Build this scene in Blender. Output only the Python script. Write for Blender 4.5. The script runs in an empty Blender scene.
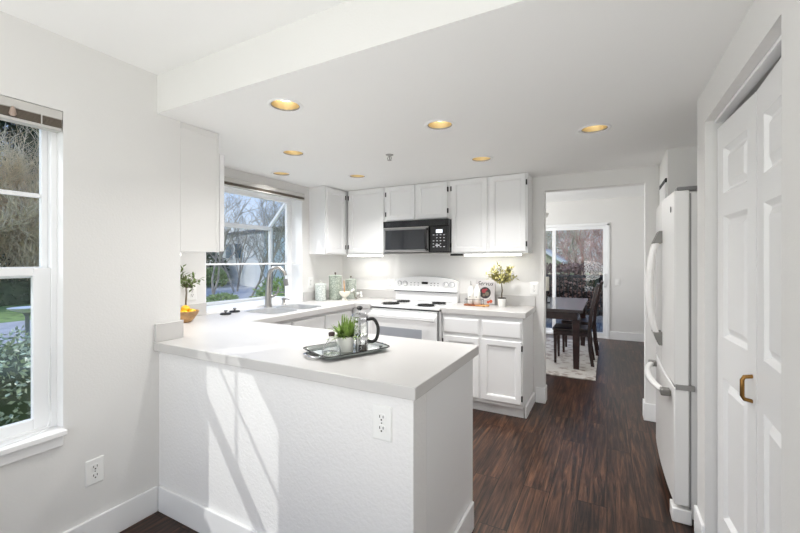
import bpy, bmesh, math, random
from mathutils import Vector, Matrix
C = bpy.context.scene.collection
SC = bpy.context.scene
PI = math.pi

# ------------------------------------------------------------------ camera, world, sun, lights, exposure
cam_d = bpy.data.cameras.new('camera'); cam = bpy.data.objects.new('camera', cam_d); C.objects.link(cam)
cam_d.sensor_width = 36; cam_d.sensor_fit = 'HORIZONTAL'; cam_d.lens = 385.67 / 800 * 36
cam_d.shift_y = -6.32 / 800; cam_d.clip_start = 0.02; cam_d.clip_end = 400
cam.location = (0, 0, 1.38); cam.rotation_euler = (PI / 2, 0, math.radians(28.2147))
SC.camera = cam
SC.view_settings.view_transform = 'Standard'; SC.view_settings.look = 'None'
SC.view_settings.exposure = 0.47; SC.view_settings.gamma = 1.0; SC.view_settings.use_curve_mapping = False
SC.cycles.max_bounces = 12; SC.cycles.diffuse_bounces = 8; SC.cycles.transparent_max_bounces = 24
SC.cycles.sample_clamp_indirect = 6

def S(r, g, b):
    f = lambda c: (c / 255 / 12.92) if c / 255 <= .04045 else ((c / 255 + .055) / 1.055) ** 2.4
    return (f(r), f(g), f(b), 1)

world = bpy.data.worlds.new('sky'); SC.world = world; world.use_nodes = True
nt = world.node_tree; nt.nodes.clear()
N = nt.nodes.new
tc = N('ShaderNodeTexCoord'); sx = N('ShaderNodeSeparateXYZ'); rm = N('ShaderNodeValToRGB'); bg = N('ShaderNodeBackground'); ow = N('ShaderNodeOutputWorld')
nz = N('ShaderNodeTexNoise'); nz.inputs['Scale'].default_value = 2.2; nz.inputs['Detail'].default_value = 6
cr = N('ShaderNodeValToRGB'); mx = N('ShaderNodeMixRGB')
rm.color_ramp.elements[0].position = 0.0; rm.color_ramp.elements[0].color = S(184, 192, 202)
rm.color_ramp.elements[1].position = 0.45; rm.color_ramp.elements[1].color = S(62, 118, 190)
cr.color_ramp.elements[0].position = .50; cr.color_ramp.elements[0].color = (0, 0, 0, 1)
cr.color_ramp.elements[1].position = .70; cr.color_ramp.elements[1].color = (1, 1, 1, 1)
mx.inputs[2].default_value = S(206, 207, 209)
L = nt.links.new
L(tc.outputs['Generated'], sx.inputs[0]); L(sx.outputs['Z'], rm.inputs[0]); L(tc.outputs['Generated'], nz.inputs['Vector'])
L(nz.outputs['Fac'], cr.inputs[0]); L(cr.outputs[0], mx.inputs[0]); L(rm.outputs[0], mx.inputs[1]); L(mx.outputs[0], bg.inputs[0]); L(bg.outputs[0], ow.inputs[0])
bg.inputs[1].default_value = 1.4

def sun_lamp(d, strength):
    l = bpy.data.lights.new('sun', 'SUN'); l.energy = strength; l.angle = .009; l.color = (1, .98, .95)
    o = bpy.data.objects.new('sun', l); C.objects.link(o); o.location = (-6, -6, 9)
    o.rotation_euler = Vector(d).to_track_quat('-Z', 'Y').to_euler()
sun_lamp((.957, 1, -1.28), 1.45)

def area(name, loc, d, sxx, syy, watts, col=(1, 1, 1), shape='RECTANGLE', spread=PI):
    l = bpy.data.lights.new(name, 'AREA'); l.shape = shape; l.size = sxx
    if shape == 'RECTANGLE': l.size_y = syy
    l.energy = watts; l.color = col; l.spread = spread
    o = bpy.data.objects.new(name, l); C.objects.link(o); o.location = loc
    o.rotation_euler = Vector(d).to_track_quat('-Z', 'Y').to_euler(); return o
# added fill lamps out of view, brightening nook, kitchen and dining room
area('fill_lamp_nook', (-1.38, -2.42, 1.25), (0, 1, .45), 1.5, 2.1, 11, (1, .995, .985))  # added fill behind the camera, aimed forward and slightly up
area('fill_lamp_side', (-2.14, -1.25, 1.35), (1, .35, .35), 1.2, 1.4, 9, (1, .995, .985))  # added fill from the left; the wall has no window here
area('fill_lamp_dining', (-2.9, 5.9, 1.3), (1, 0, .3), 2.2, 2.0, 58, (1, .99, .98))  # added fill for the dining room, placed at its unseen side wall
area('fill_uplight_nook', (-.75, -.55, 1.0), (0, .55, 1), 1.5, 1.5, 18, (1, .99, .975), 'DISK')  # added fill aimed up for ceiling bounce; no fixture stands here
CAN_W = (27, 48, 15, 62, 34, 58, 15)

# ------------------------------------------------------------------ constants measured from the photograph (metres)
XL, XK, XR = -2.19, -2.927, .404          # nook wall, kitchen window wall, right wall
YW = 3.934                                # range wall
ZC, ZN, ZD = 2.19, 2.402, 2.46            # ceilings: kitchen, nook, dining
YP, YP2, XP = 1.2245, 1.99, -.596         # peninsula worktop
CT, CB = .93, .882                        # worktop top and underside
YFAR = 7.68

# ------------------------------------------------------------------ mesh helpers
class MB:
    def __init__(s): s.v = []; s.f = []
    def add(s, v, f):
        o = len(s.v); s.v += [tuple(p) for p in v]; s.f += [tuple(i + o for i in q) for q in f]; return s
    def hexa(s, p):
        return s.add(p, [(0, 3, 2, 1), (4, 5, 6, 7), (0, 1, 5, 4), (1, 2, 6, 5), (2, 3, 7, 6), (3, 0, 4, 7)])
    def box(s, x0, x1, y0, y1, z0, z1):
        return s.hexa([(x0, y0, z0), (x1, y0, z0), (x1, y1, z0), (x0, y1, z0), (x0, y0, z1), (x1, y0, z1), (x1, y1, z1), (x0, y1, z1)])
    def prism(s, poly, a, b, f=None):
        f = f or (lambda u, v, w: (u, v, w)); n = len(poly)
        return s.add([f(u, v, a) for u, v in poly] + [f(u, v, b) for u, v in poly],
                     [tuple(range(n))[::-1], tuple(range(n, 2 * n))] + [(i, (i + 1) % n, n + (i + 1) % n, n + i) for i in range(n)])
    def tube(s, pts, r, n=8, cap=True):
        pts = [Vector(p) for p in pts]; m = len(pts); rs = r if isinstance(r, (list, tuple)) else [r] * m
        vs = []; fs = []; prev = None
        for i, p in enumerate(pts):
            t = (pts[min(i + 1, m - 1)] - pts[max(i - 1, 0)])
            t = t.normalized() if t.length > 1e-9 else Vector((0, 0, 1))
            if prev is None: u = t.orthogonal().normalized()
            else:
                u = prev - t * prev.dot(t); u = u.normalized() if u.length > 1e-6 else t.orthogonal().normalized()
            prev = u; w = t.cross(u)
            vs += [p + (u * math.cos(2 * PI * k / n) + w * math.sin(2 * PI * k / n)) * rs[i] for k in range(n)]
        for i in range(m - 1):
            for k in range(n): fs.append((i * n + k, i * n + (k + 1) % n, (i + 1) * n + (k + 1) % n, (i + 1) * n + k))
        if cap: fs += [tuple(range(n))[::-1], tuple(range((m - 1) * n, m * n))]
        return s.add(vs, fs)
    def lathe(s, prof, c=(0, 0, 0), n=28, cap=True, f=None):
        f = f or (lambda x, y, z: (c[0] + x, c[1] + y, c[2] + z)); vs = []; fs = []; m = len(prof)
        for r, z in prof: vs += [f(r * math.cos(2 * PI * k / n), r * math.sin(2 * PI * k / n), z) for k in range(n)]
        for i in range(m - 1):
            for k in range(n): fs.append((i * n + k, i * n + (k + 1) % n, (i + 1) * n + (k + 1) % n, (i + 1) * n + k))
        if cap: fs += [tuple(range(n))[::-1], tuple(range((m - 1) * n, m * n))]
        return s.add(vs, fs)
    def ball(s, c, r, n=10, sq=1.0):
        pr = [(max(r * math.sin(PI * i / n), 1e-4), -r * sq * math.cos(PI * i / n)) for i in range(n + 1)]
        return s.lathe(pr, c, max(8, n), True)
    def rings(s, f, rect, loops, fill=True):
        """concentric rectangular loops: (inset, depth); f(u, z, depth) -> point"""
        u0, u1, z0, z1 = rect; vs = []; fs = []
        for ins, d in loops:
            vs += [f(u0 + ins, z0 + ins, d), f(u1 - ins, z0 + ins, d), f(u1 - ins, z1 - ins, d), f(u0 + ins, z1 - ins, d)]
        for i in range(len(loops) - 1):
            for k in range(4): fs.append((i * 4 + k, i * 4 + (k + 1) % 4, i * 4 + 4 + (k + 1) % 4, i * 4 + 4 + k))
        if fill: fs.append(tuple(range(len(vs) - 4, len(vs)))); fs.append((3, 2, 1, 0))
        return s.add(vs, fs)

def smoothed(pts, k=4):
    p = [Vector(q) for q in pts]; p = [p[0] * 2 - p[1]] + p + [p[-1] * 2 - p[-2]]; out = []
    for i in range(1, len(p) - 2):
        for j in range(k):
            t = j / k; a, b_, c, d = p[i - 1], p[i], p[i + 1], p[i + 2]
            out.append(.5 * (2 * b_ + (c - a) * t + (2 * a - 5 * b_ + 4 * c - d) * t * t + (3 * b_ - a - 3 * c + d) * t ** 3))
    return out + [p[-2]]
ORG = {}
def link_mesh(name, mb, m, parent, shift, bevel=0, smooth=0, seg=2, solid=True):
    me = bpy.data.meshes.new(name)
    sh = Vector(shift)
    me.from_pydata([tuple(Vector(p) - sh) for p in mb.v], [], mb.f); me.update()
    if solid:
        bm = bmesh.new(); bm.from_mesh(me); bmesh.ops.recalc_face_normals(bm, faces=bm.faces); bm.to_mesh(me); bm.free()
    me.materials.append(m)
    if smooth:
        me.shade_smooth(); me.set_sharp_from_angle(angle=math.radians(smooth))
    o = bpy.data.objects.new(name, me); C.objects.link(o)
    if bevel:
        b = o.modifiers.new('edge', 'BEVEL'); b.width = bevel; b.segments = seg; b.limit_method = 'ANGLE'; b.angle_limit = math.radians(40)
        if not smooth: me.shade_smooth(); me.set_sharp_from_angle(angle=math.radians(35))
    return o
def tag(o, label=None, cat=None, group=None, kind=None):
    if label: o['label'] = label
    if cat: o['category'] = cat
    if group: o['group'] = group
    if kind: o['kind'] = kind
    return o
def thing(name, label, cat, loc=(0, 0, 0), group=None, kind=None, local=False, rotz=0):
    o = bpy.data.objects.new(name, None); C.objects.link(o); o.location = loc; o.rotation_euler = (0, 0, rotz); o.empty_display_size = .05
    ORG[o.name] = Vector((0, 0, 0)) if local else Vector(loc)
    return tag(o, label, cat, group, kind)
def part(name, mb, m, parent, bevel=0, smooth=0, label=None, seg=2, solid=True, kind=None):
    sh = ORG[parent.name]
    o = link_mesh(name, mb, m, parent, sh, bevel, smooth, seg, solid); o.parent = parent; ORG[o.name] = sh
    return tag(o, label, None, None, kind)
def solo(name, mb, m, label, cat, group=None, kind=None, bevel=0, smooth=0, solid=True):
    xs = [p[0] for p in mb.v]; ys = [p[1] for p in mb.v]; zs = [p[2] for p in mb.v]
    sh = ((min(xs) + max(xs)) / 2, (min(ys) + max(ys)) / 2, min(zs))
    o = link_mesh(name, mb, m, None, sh, bevel, smooth, 2, solid); o.location = sh; ORG[o.name] = Vector(sh)
    return tag(o, label, cat, group, kind)
def dup(root, loc, rotz=0, label=None, group=None, scale=None):
    r = root.copy(); C.objects.link(r); r.location = loc; r.rotation_euler = (0, 0, rotz); ORG[r.name] = ORG[root.name]
    if scale: r.scale = scale
    if label: r['label'] = label
    if group: r['group'] = group
    for ch in list(root.children):
        c = ch.copy(); C.objects.link(c); c.parent = r
        for g in list(ch.children):
            d = g.copy(); C.objects.link(d); d.parent = c
    return r
fYm = lambda face: (lambda u, z, d: (u, face + d, z))       # front faces -Y
fXp = lambda face: (lambda u, z, d: (face - d, u, z))       # front faces +X
fXm = lambda face: (lambda u, z, d: (face + d, u, z))       # front faces -X
def shaker(f, u0, u1, z0, z1, t=.022, rail=.052):
    return MB().rings(f, (u0, u1, z0, z1), [(0, t), (0, .004), (.004, 0), (rail - .008, 0), (rail - .004, .003), (rail, .003), (rail + .005, .013), (rail + .012, .013)])
def slabfront(f, u0, u1, z0, z1, t=.02):
    return MB().rings(f, (u0, u1, z0, z1), [(0, t), (0, .010), (.006, .004), (.014, 0)])
def rrect(w, h, r, n=6):
    p = []
    for cx, cy, a in ((w / 2 - r, h / 2 - r, 0), (-w / 2 + r, h / 2 - r, PI / 2), (-w / 2 + r, -h / 2 + r, PI), (w / 2 - r, -h / 2 + r, 1.5 * PI)):
        p += [(cx + r * math.cos(a + PI / 2 * k / n), cy + r * math.sin(a + PI / 2 * k / n)) for k in range(n + 1)]
    return p
def holed(outer, holes, z0, z1):
    """slab with holes; z1 None = a single sheet at z0"""
    def sheet(z):
        bm = bmesh.new(); es = []
        for lp in [outer] + holes:
            vs = [bm.verts.new((x, y, z)) for x, y in lp]
            es += [bm.edges.new((vs[i], vs[(i + 1) % len(vs)])) for i in range(len(vs))]
        bmesh.ops.triangle_fill(bm, edges=es, use_beauty=True)
        bm.verts.index_update(); r = [tuple(v.co) for v in bm.verts], [tuple(v.index for v in f.verts) for f in bm.faces]; bm.free(); return r
    mb = MB(); v, f = sheet(z0); mb.add(v, f)
    if z1 is None: return mb
    v, f = sheet(z1); mb.add(v, f)
    for lp in [outer] + holes:
        n = len(lp); mb.add([(x, y, z0) for x, y in lp] + [(x, y, z1) for x, y in lp], [(i, (i + 1) % n, n + (i + 1) % n, n + i) for i in range(n)])
    # weld
    key = {}; mp = []; nv = []
    for p in mb.v:
        k = tuple(round(c, 5) for c in p)
        if k not in key: key[k] = len(nv); nv.append(p)
        mp.append(key[k])
    mb.v = nv; mb.f = [tuple(mp[i] for i in q) for q in mb.f]; return mb

# ------------------------------------------------------------------ materials
def mat(name, col, rough=.5, metal=0, bump=0, bscale=80, spec=.5, emit=None, estr=0, coat=0, vary=0, vscale=6, trans=0):
    m = bpy.data.materials.new(name); m.use_nodes = True; t = m.node_tree; b = t.nodes['Principled BSDF']
    b.inputs['Base Color'].default_value = col; b.inputs['Roughness'].default_value = rough; b.inputs['Metallic'].default_value = metal
    b.inputs['Specular IOR Level'].default_value = spec; b.inputs['Coat Weight'].default_value = coat; b.inputs['Coat Roughness'].default_value = .08
    if trans: b.inputs['Transmission Weight'].default_value = trans
    if emit: b.inputs['Emission Color'].default_value = emit; b.inputs['Emission Strength'].default_value = estr
    if bump or vary:
        g = t.nodes.new('ShaderNodeTexCoord'); n = t.nodes.new('ShaderNodeTexNoise'); t.links.new(g.outputs['Object'], n.inputs['Vector'])
        n.inputs['Scale'].default_value = bscale if bump else vscale; n.inputs['Detail'].default_value = 3
        if bump:
            bp = t.nodes.new('ShaderNodeBump'); bp.inputs['Strength'].default_value = bump; bp.inputs['Distance'].default_value = .004
            t.links.new(n.outputs['Fac'], bp.inputs['Height']); t.links.new(bp.outputs[0], b.inputs['Normal'])
        if vary:
            n2 = t.nodes.new('ShaderNodeTexNoise'); n2.inputs['Scale'].default_value = vscale; n2.inputs['Detail'].default_value = 4
            t.links.new(g.outputs['Object'], n2.inputs['Vector'])
            r = t.nodes.new('ShaderNodeValToRGB'); r.color_ramp.elements[0].position = .35; r.color_ramp.elements[1].position = .65
            r.color_ramp.elements[0].color = tuple(c * (1 - vary) for c in col[:3]) + (1,)
            r.color_ramp.elements[1].color = tuple(min(1, c * (1 + vary)) for c in col[:3]) + (1,)
            t.links.new(n2.outputs['Fac'], r.inputs[0]); t.links.new(r.outputs[0], b.inputs['Base Color'])
    return m
def glass_mat(name, tint=(1, 1, 1, 1), refl=1.0, rough=0.0):
    m = bpy.data.materials.new(name); m.use_nodes = True; t = m.node_tree; t.nodes.clear(); n = t.nodes.new
    tr = n('ShaderNodeBsdfTransparent'); tr.inputs[0].default_value = tint
    gl = n('ShaderNodeBsdfGlossy'); gl.inputs['Roughness'].default_value = rough; lw = n('ShaderNodeLayerWeight'); ms = n('ShaderNodeMixShader'); o = n('ShaderNodeOutputMaterial')
    pw = n('ShaderNodeMath'); pw.operation = 'POWER'; pw.inputs[1].default_value = 5; ma = n('ShaderNodeMath'); ma.operation = 'MULTIPLY_ADD'; ma.inputs[1].default_value = .9; ma.inputs[2].default_value = .04 * refl
    t.links.new(lw.outputs['Facing'], pw.inputs[0]); t.links.new(pw.outputs[0], ma.inputs[0]); t.links.new(ma.outputs[0], ms.inputs[0]); t.links.new(tr.outputs[0], ms.inputs[1]); t.links.new(gl.outputs[0], ms.inputs[2]); t.links.new(ms.outputs[0], o.inputs[0])
    return m
def plank_mat(name, c1, c2, c3, length, width, rough, gap=.0025):
    m = bpy.data.materials.new(name); m.use_nodes = True; t = m.node_tree; b = t.nodes['Principled BSDF']; n = t.nodes.new; l = t.links.new
    g = n('ShaderNodeNewGeometry'); sp = n('ShaderNodeSeparateXYZ'); cb = n('ShaderNodeCombineXYZ'); l(g.outputs['Position'], sp.inputs[0])
    l(sp.outputs['Y'], cb.inputs['X']); l(sp.outputs['X'], cb.inputs['Y'])
    br = n('ShaderNodeTexBrick'); br.offset = .37; br.offset_frequency = 2; br.squash = 1
    br.inputs['Scale'].default_value = 1; br.inputs['Brick Width'].default_value = length; br.inputs['Row Height'].default_value = width
    br.inputs['Mortar Size'].default_value = gap; br.inputs['Mortar Smooth'].default_value = .2
    br.inputs['Color1'].default_value = (0, 0, 0, 1); br.inputs['Color2'].default_value = (1, 1, 1, 1); br.inputs['Mortar'].default_value = (.5, .5, .5, 1)
    l(cb.outputs[0], br.inputs['Vector'])
    # grain coordinates: stretched along the plank and shifted per plank
    mp = n('ShaderNodeVectorMath'); mp.operation = 'MULTIPLY'; mp.inputs[1].default_value = (2.8, 48, 1); l(cb.outputs[0], mp.inputs[0])
    sh = n('ShaderNodeVectorMath'); sh.operation = 'MULTIPLY_ADD'; sh.inputs[1].default_value = (17, 9, 23); l(br.outputs['Color'], sh.inputs[0]); l(mp.outputs[0], sh.inputs[2])
    gr = n('ShaderNodeTexNoise'); gr.inputs['Scale'].default_value = 1; gr.inputs['Detail'].default_value = 7; gr.inputs['Roughness'].default_value = .68; gr.inputs['Distortion'].default_value = .6
    l(sh.outputs[0], gr.inputs['Vector'])
    mp2 = n('ShaderNodeVectorMath'); mp2.operation = 'MULTIPLY'; mp2.inputs[1].default_value = (.55, .13, 1); l(sh.outputs[0], mp2.inputs[0])
    bl = n('ShaderNodeTexNoise'); bl.inputs['Scale'].default_value = 1.0; bl.inputs['Detail'].default_value = 3; l(mp2.outputs[0], bl.inputs['Vector'])
    r1 = n('ShaderNodeValToRGB'); e = r1.color_ramp.elements; e[0].position = .4; e[0].color = c1; e[1].position = .64; e[1].color = c3
    k = e.new(.5); k.color = c2; l(gr.outputs['Fac'], r1.inputs[0])
    r2 = n('ShaderNodeValToRGB'); e = r2.color_ramp.elements; e[0].position = .3; e[0].color = (.42, .4, .4, 1); e[1].position = .68; e[1].color = (1.25, 1.2, 1.15, 1); l(bl.outputs['Fac'], r2.inputs[0])
    m1 = n('ShaderNodeMixRGB'); m1.blend_type = 'MULTIPLY'; m1.inputs[0].default_value = .85; l(r1.outputs[0], m1.inputs[1]); l(r2.outputs[0], m1.inputs[2])
    r3 = n('ShaderNodeValToRGB'); e = r3.color_ramp.elements; e[0].color = (.72, .72, .73, 1); e[1].color = (1.2, 1.2, 1.2, 1); l(br.outputs['Color'], r3.inputs[0])
    m2 = n('ShaderNodeMixRGB'); m2.blend_type = 'MULTIPLY'; m2.inputs[0].default_value = .8; l(m1.outputs[0], m2.inputs[1]); l(r3.outputs[0], m2.inputs[2])
    m3 = n('ShaderNodeMixRGB'); m3.inputs[2].default_value = tuple(c * .35 for c in c1[:3]) + (1,); l(br.outputs['Fac'], m3.inputs[0]); l(m2.outputs[0], m3.inputs[1])
    l(m3.outputs[0], b.inputs['Base Color']); b.inputs['Roughness'].default_value = rough; b.inputs['Specular IOR Level'].default_value = .34
    bp = n('ShaderNodeBump'); bp.inputs['Strength'].default_value = .12; bp.inputs['Distance'].default_value = .002; l(gr.outputs['Fac'], bp.inputs['Height']); l(bp.outputs[0], b.inputs['Normal'])
    return m

M = {}
M['wall'] = mat('wall_paint', S(226, 225, 223), .62, bump=.16, bscale=110)
M['knee'] = mat('textured_paint', S(234, 233, 232), .55, bump=.55, bscale=75)
M['ceil'] = mat('ceiling_paint', S(242, 242, 241), .7, bump=.14, bscale=140)
M['trim'] = mat('trim_paint', S(240, 240, 240), .32)
M['cab'] = mat('cabinet_paint', S(233, 233, 233), .34)
M['counter'] = mat('white_laminate', S(198, 196, 194), .3, vary=.015, vscale=3)
M['vinyl'] = mat('white_vinyl', S(242, 243, 244), .3)
M['appl'] = mat('white_enamel', S(240, 240, 240), .16, coat=.4)
M['fridge'] = mat('white_fridge_steel', S(232, 231, 229), .28, bump=.05, bscale=260)
M['fridge_side'] = mat('grey_fridge_gasket', S(150, 149, 147), .5)
M['black'] = mat('black_plastic', S(22, 22, 24), .25)
M['blackmatte'] = mat('black_matte', S(20, 19, 19), .6)
M['mwglass'] = mat('dark_oven_glass', S(38, 40, 44), .06, coat=.6)
M['ovenglass'] = mat('grey_oven_glass', S(176, 180, 188), .1)
M['silver'] = mat('satin_nickel', S(170, 168, 165), .3, metal=1)
M['capgrey'] = mat('dark_grey_metal', S(128, 126, 122), .35, metal=.5)
M['chrome'] = mat('chrome', S(205, 206, 208), .08, metal=1)
M['steel'] = mat('sink_steel', S(214, 215, 216), .42, metal=.7)
M['greytrim'] = mat('grey_plastic', S(120, 120, 120), .4)
M['hinge'] = mat('black_hinge', S(25, 24, 23), .4, metal=.3)
M['gold'] = mat('gold_reflector', S(196, 176, 130), .4, metal=.6)
M['bulb'] = mat('lit_bulb', S(255, 250, 240), .4, emit=(1, .95, .86, 1), estr=2.6)
M['tubelit'] = mat('lit_tube', S(255, 255, 252), .4, emit=(1, .99, .96, 1), estr=2.0)
M['brass'] = mat('antique_brass', S(150, 112, 62), .3, metal=1)
M['glass'] = glass_mat('window_glass', (.97, .985, .98, 1), .8)
M['clear'] = mat('clear_glass', (.96, .97, .97, 1), .0, trans=1)
M['plate'] = mat('outlet_plate', S(238, 238, 236), .3)
M['slot'] = mat('outlet_slot', S(60, 58, 56), .5)
M['headrail'] = mat('blind_headrail', S(200, 198, 194), .6)
M['blind'] = mat('taupe_blind_slats', S(116, 106, 94), .5)
M['cord'] = mat('white_cord', S(235, 235, 235), .6)
M['espresso'] = mat('espresso_wood', S(50, 32, 29), .25, vary=.25, vscale=14)
M['tabletop'] = mat('espresso_tabletop', S(50, 36, 34), .3, coat=.8)
M['leather'] = mat('dark_leather', S(42, 32, 30), .3)
M['wood'] = mat('light_wood', S(206, 156, 96), .45, vary=.15, vscale=30)
M['board'] = mat('acacia_wood', S(150, 86, 48), .45, vary=.25, vscale=25)
M['bowlwood'] = mat('mango_wood', S(192, 152, 106), .5, vary=.3, vscale=18)
M['ceramic'] = mat('white_ceramic', S(240, 239, 234), .2, coat=.3)
M['cream'] = mat('cream_ceramic', S(236, 233, 220), .25, coat=.3)
M['lemon'] = mat('lemon_peel', S(246, 190, 40), .4, bump=.3, bscale=120)
M['leaf'] = mat('green_leaf', S(126, 152, 76), .45, vary=.35, vscale=20)
M['leafdark'] = mat('dark_green_leaf', S(104, 124, 62), .5, vary=.35, vscale=25)
M['olive'] = mat('olive_leaf', S(178, 172, 108), .5, vary=.3, vscale=25)
M['bark'] = mat('grey_brown_bark', S(110, 98, 82), .8)
M['pepper'] = mat('black_pepper', S(56, 46, 40), .7, vary=.4, vscale=120)
M['salt'] = mat('pale_salt', S(214, 212, 208), .7)
M['mirror'] = mat('mirror_tray', S(215, 222, 220), .05, metal=1)
M['soil'] = mat('dark_soil', S(48, 38, 30), .9)
M['floor'] = plank_mat('dark_plank_floor', S(34, 23, 18), S(66, 44, 34), S(100, 71, 52), 1.22, .15, .32)
M['deck'] = plank_mat('grey_deck_boards', S(96, 94, 92), S(120, 118, 116), S(140, 138, 134), 3.0, .14, .7, .005)
def stamped(name, base, dark, scale):
    m = mat(name, base, .3, coat=.3); t = m.node_tree; n = t.nodes.new; l = t.links.new; b = t.nodes['Principled BSDF']
    g = n('ShaderNodeTexCoord'); v = n('ShaderNodeTexVoronoi'); v.feature = 'DISTANCE_TO_EDGE'; v.inputs['Scale'].default_value = scale
    r = n('ShaderNodeValToRGB'); r.color_ramp.elements[0].position = .04; r.color_ramp.elements[0].color = dark; r.color_ramp.elements[1].position = .14; r.color_ramp.elements[1].color = base
    l(g.outputs['Object'], v.inputs['Vector']); l(v.outputs['Distance'], r.inputs[0]); l(r.outputs[0], b.inputs['Base Color']); return m
M['canwhite'] = stamped('embossed_pale_ceramic', S(222, 227, 223), S(184, 194, 188), 40)
M['cangreen'] = stamped('embossed_sage_ceramic', S(186, 194, 182), S(144, 156, 144), 40)
M['cangreen2'] = stamped('embossed_grey_green_ceramic', S(188, 194, 184), S(152, 162, 152), 46)
def rug_mat():
    m = mat('patterned_rug', S(150, 146, 142), .95); t = m.node_tree; n = t.nodes.new; l = t.links.new; b = t.nodes['Principled BSDF']
    g = n('ShaderNodeNewGeometry'); v = n('ShaderNodeTexVoronoi'); v.inputs['Scale'].default_value = 9; nz = n('ShaderNodeTexNoise'); nz.inputs['Scale'].default_value = 28; nz.inputs['Detail'].default_value = 5
    a = n('ShaderNodeMath'); a.operation = 'ADD'; r = n('ShaderNodeValToRGB'); e = r.color_ramp.elements
    e[0].position = .5; e[0].color = S(140, 134, 130); e[1].position = 1.0; e[1].color = S(206, 202, 196); k = e.new(.78); k.color = S(172, 160, 152)
    l(g.outputs['Position'], v.inputs['Vector']); l(g.outputs['Position'], nz.inputs['Vector']); l(v.outputs['Distance'], a.inputs[0]); l(nz.outputs['Fac'], a.inputs[1]); l(a.outputs[0], r.inputs[0]); l(r.outputs[0], b.inputs['Base Color']); return m
M['rug'] = rug_mat()

# ------------------------------------------------------------------ the setting
def struct(name, mb, m, label, cat='wall', parent=None, bevel=0, smooth=0):
    o = solo(name, mb, m, label, cat, None, 'structure', bevel, smooth); return o
struct('floor', MB().box(-3.08, 1.3, -2.6, 8.0, -.06, 0), M['floor'], 'dark brown wood plank floor of kitchen and dining room', 'floor')

# nook wall with window hole
W1 = (.14, .826, .60, 2.06)                     # y0, y1, z0, z1
b = MB(); x0, x1 = XL - .15, XL
b.box(x0, x1, -2.5, W1[0], 0, ZN + .06); b.box(x0, x1, W1[1], 1.375, 0, ZN + .06); b.box(x0, x1, W1[0], W1[1], 0, W1[2]); b.box(x0, x1, W1[0], W1[1], W1[3], ZN + .06)
struct('wall_left', b, M['wall'], 'pale grey nook wall holding the tall window')
struct('wall_return', MB().box(XK - .15, XL - .15, 1.26, 1.375, 0, ZN), M['wall'], 'short return wall behind the cabinet above the peninsula')
W2 = (2.05, 3.20, .93, 2.05)
b = MB(); x0, x1 = XK - .15, XK
b.box(x0, x1, 1.375, W2[0], 0, ZN); b.box(x0, x1, W2[1], YW, 0, ZN); b.box(x0, x1, W2[0], W2[1], 0, W2[2]); b.box(x0, x1, W2[0], W2[1], W2[3], ZN)
struct('wall_sink', b, M['wall'], 'kitchen wall around the garden window over the sink')
D0, D1, DZ = -.533, .292, 2.05
b = MB(); y0, y1 = YW, YW + .12
b.box(XK - .15, D0, y0, y1, 0, ZD); b.box(D1, 1.3, y0, y1, 0, ZD); b.box(D0, D1, y0, y1, DZ, ZD)
struct('wall_back', b, M['wall'], 'kitchen wall behind the range with doorway to dining room')
b = MB()
b.box(XR, XR + .12, -2.5, 1.367, 0, ZN); b.box(XR, XR + .12, 1.367, 2.269, 2.028, ZN); b.box(XR, XR + .12, 2.269, 2.437, 0, ZN)
b.box(XR + .12, 1.2, 2.317, 2.437, 0, ZN); b.box(1.2, 1.3, .9, YW, 0, ZN); b.box(XR + .12, 1.2, 1.15, 1.27, 0, ZN)
b.box(.39, 1.2, 3.40, YW, 0, ZN)
struct('wall_right', b, M['wall'], 'pale wall with the closet opening and the fridge alcove')
struct('wall_nook', MB().box(-2.34, -2.2, -2.62, -2.5, 0, ZN).box(-2.2, XR + .12, -2.62, -2.5, 2.3, ZN).box(.3, XR + .12, -2.62, -2.5, 0, 2.3).box(-2.2, .3, -2.62, -2.5, 0, .15), M['wall'], 'end wall of the breakfast nook with wide opening added for light')  # unseen end wall, its opening added to let light in

CANS = [(-1.48, 1.492), (-2.082, 2.18), (-2.679, 2.649), (-2.115, 3.074), (-.881, 2.146), (-.884, 3.021), (-.068, 2.656)]
circ = lambda c, r, n=28: [(c[0] + r * math.cos(2 * PI * k / n), c[1] + r * math.sin(2 * PI * k / n)) for k in range(n)]
b = holed([(-3.08, 1.243), (1.3, 1.243), (1.3, YW), (-3.08, YW)], [circ(c, .076) for c in CANS], ZC, None)
struct('ceiling_kitchen', b, M['ceil'], 'lower kitchen ceiling with round holes for the can lights', 'ceiling')
struct('trim_soffit', MB().box(XL - .1, XR + .11, 1.243, 1.262, ZC + .0005, ZN + .06), M['wall'], 'painted soffit face where the ceiling drops to the kitchen', 'soffit')  # darker wall tone stands in for weaker light on this face
struct('ceiling_nook', MB().box(-2.34, XR + .12, -2.6, 1.243, ZN, ZN + .05), M['ceil'], 'higher ceiling over the breakfast nook', 'ceiling')
struct('ceiling_dining', MB().box(-3.08, 1.3, YW + .12, 8.0, ZD, ZD + .06), M['ceil'], 'dining room ceiling beyond the doorway', 'ceiling')
struct('roof', MB().box(-2.35, 1.4, -2.7, 1.27, ZD + .12, ZD + .2).box(-3.08, 1.4, 1.27, 8.1, ZD + .12, ZD + .2), M['trim'], 'unseen flat slab over the house, added to block sky light', 'roof')  # unseen slab added to keep sky light out above the ceilings

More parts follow.
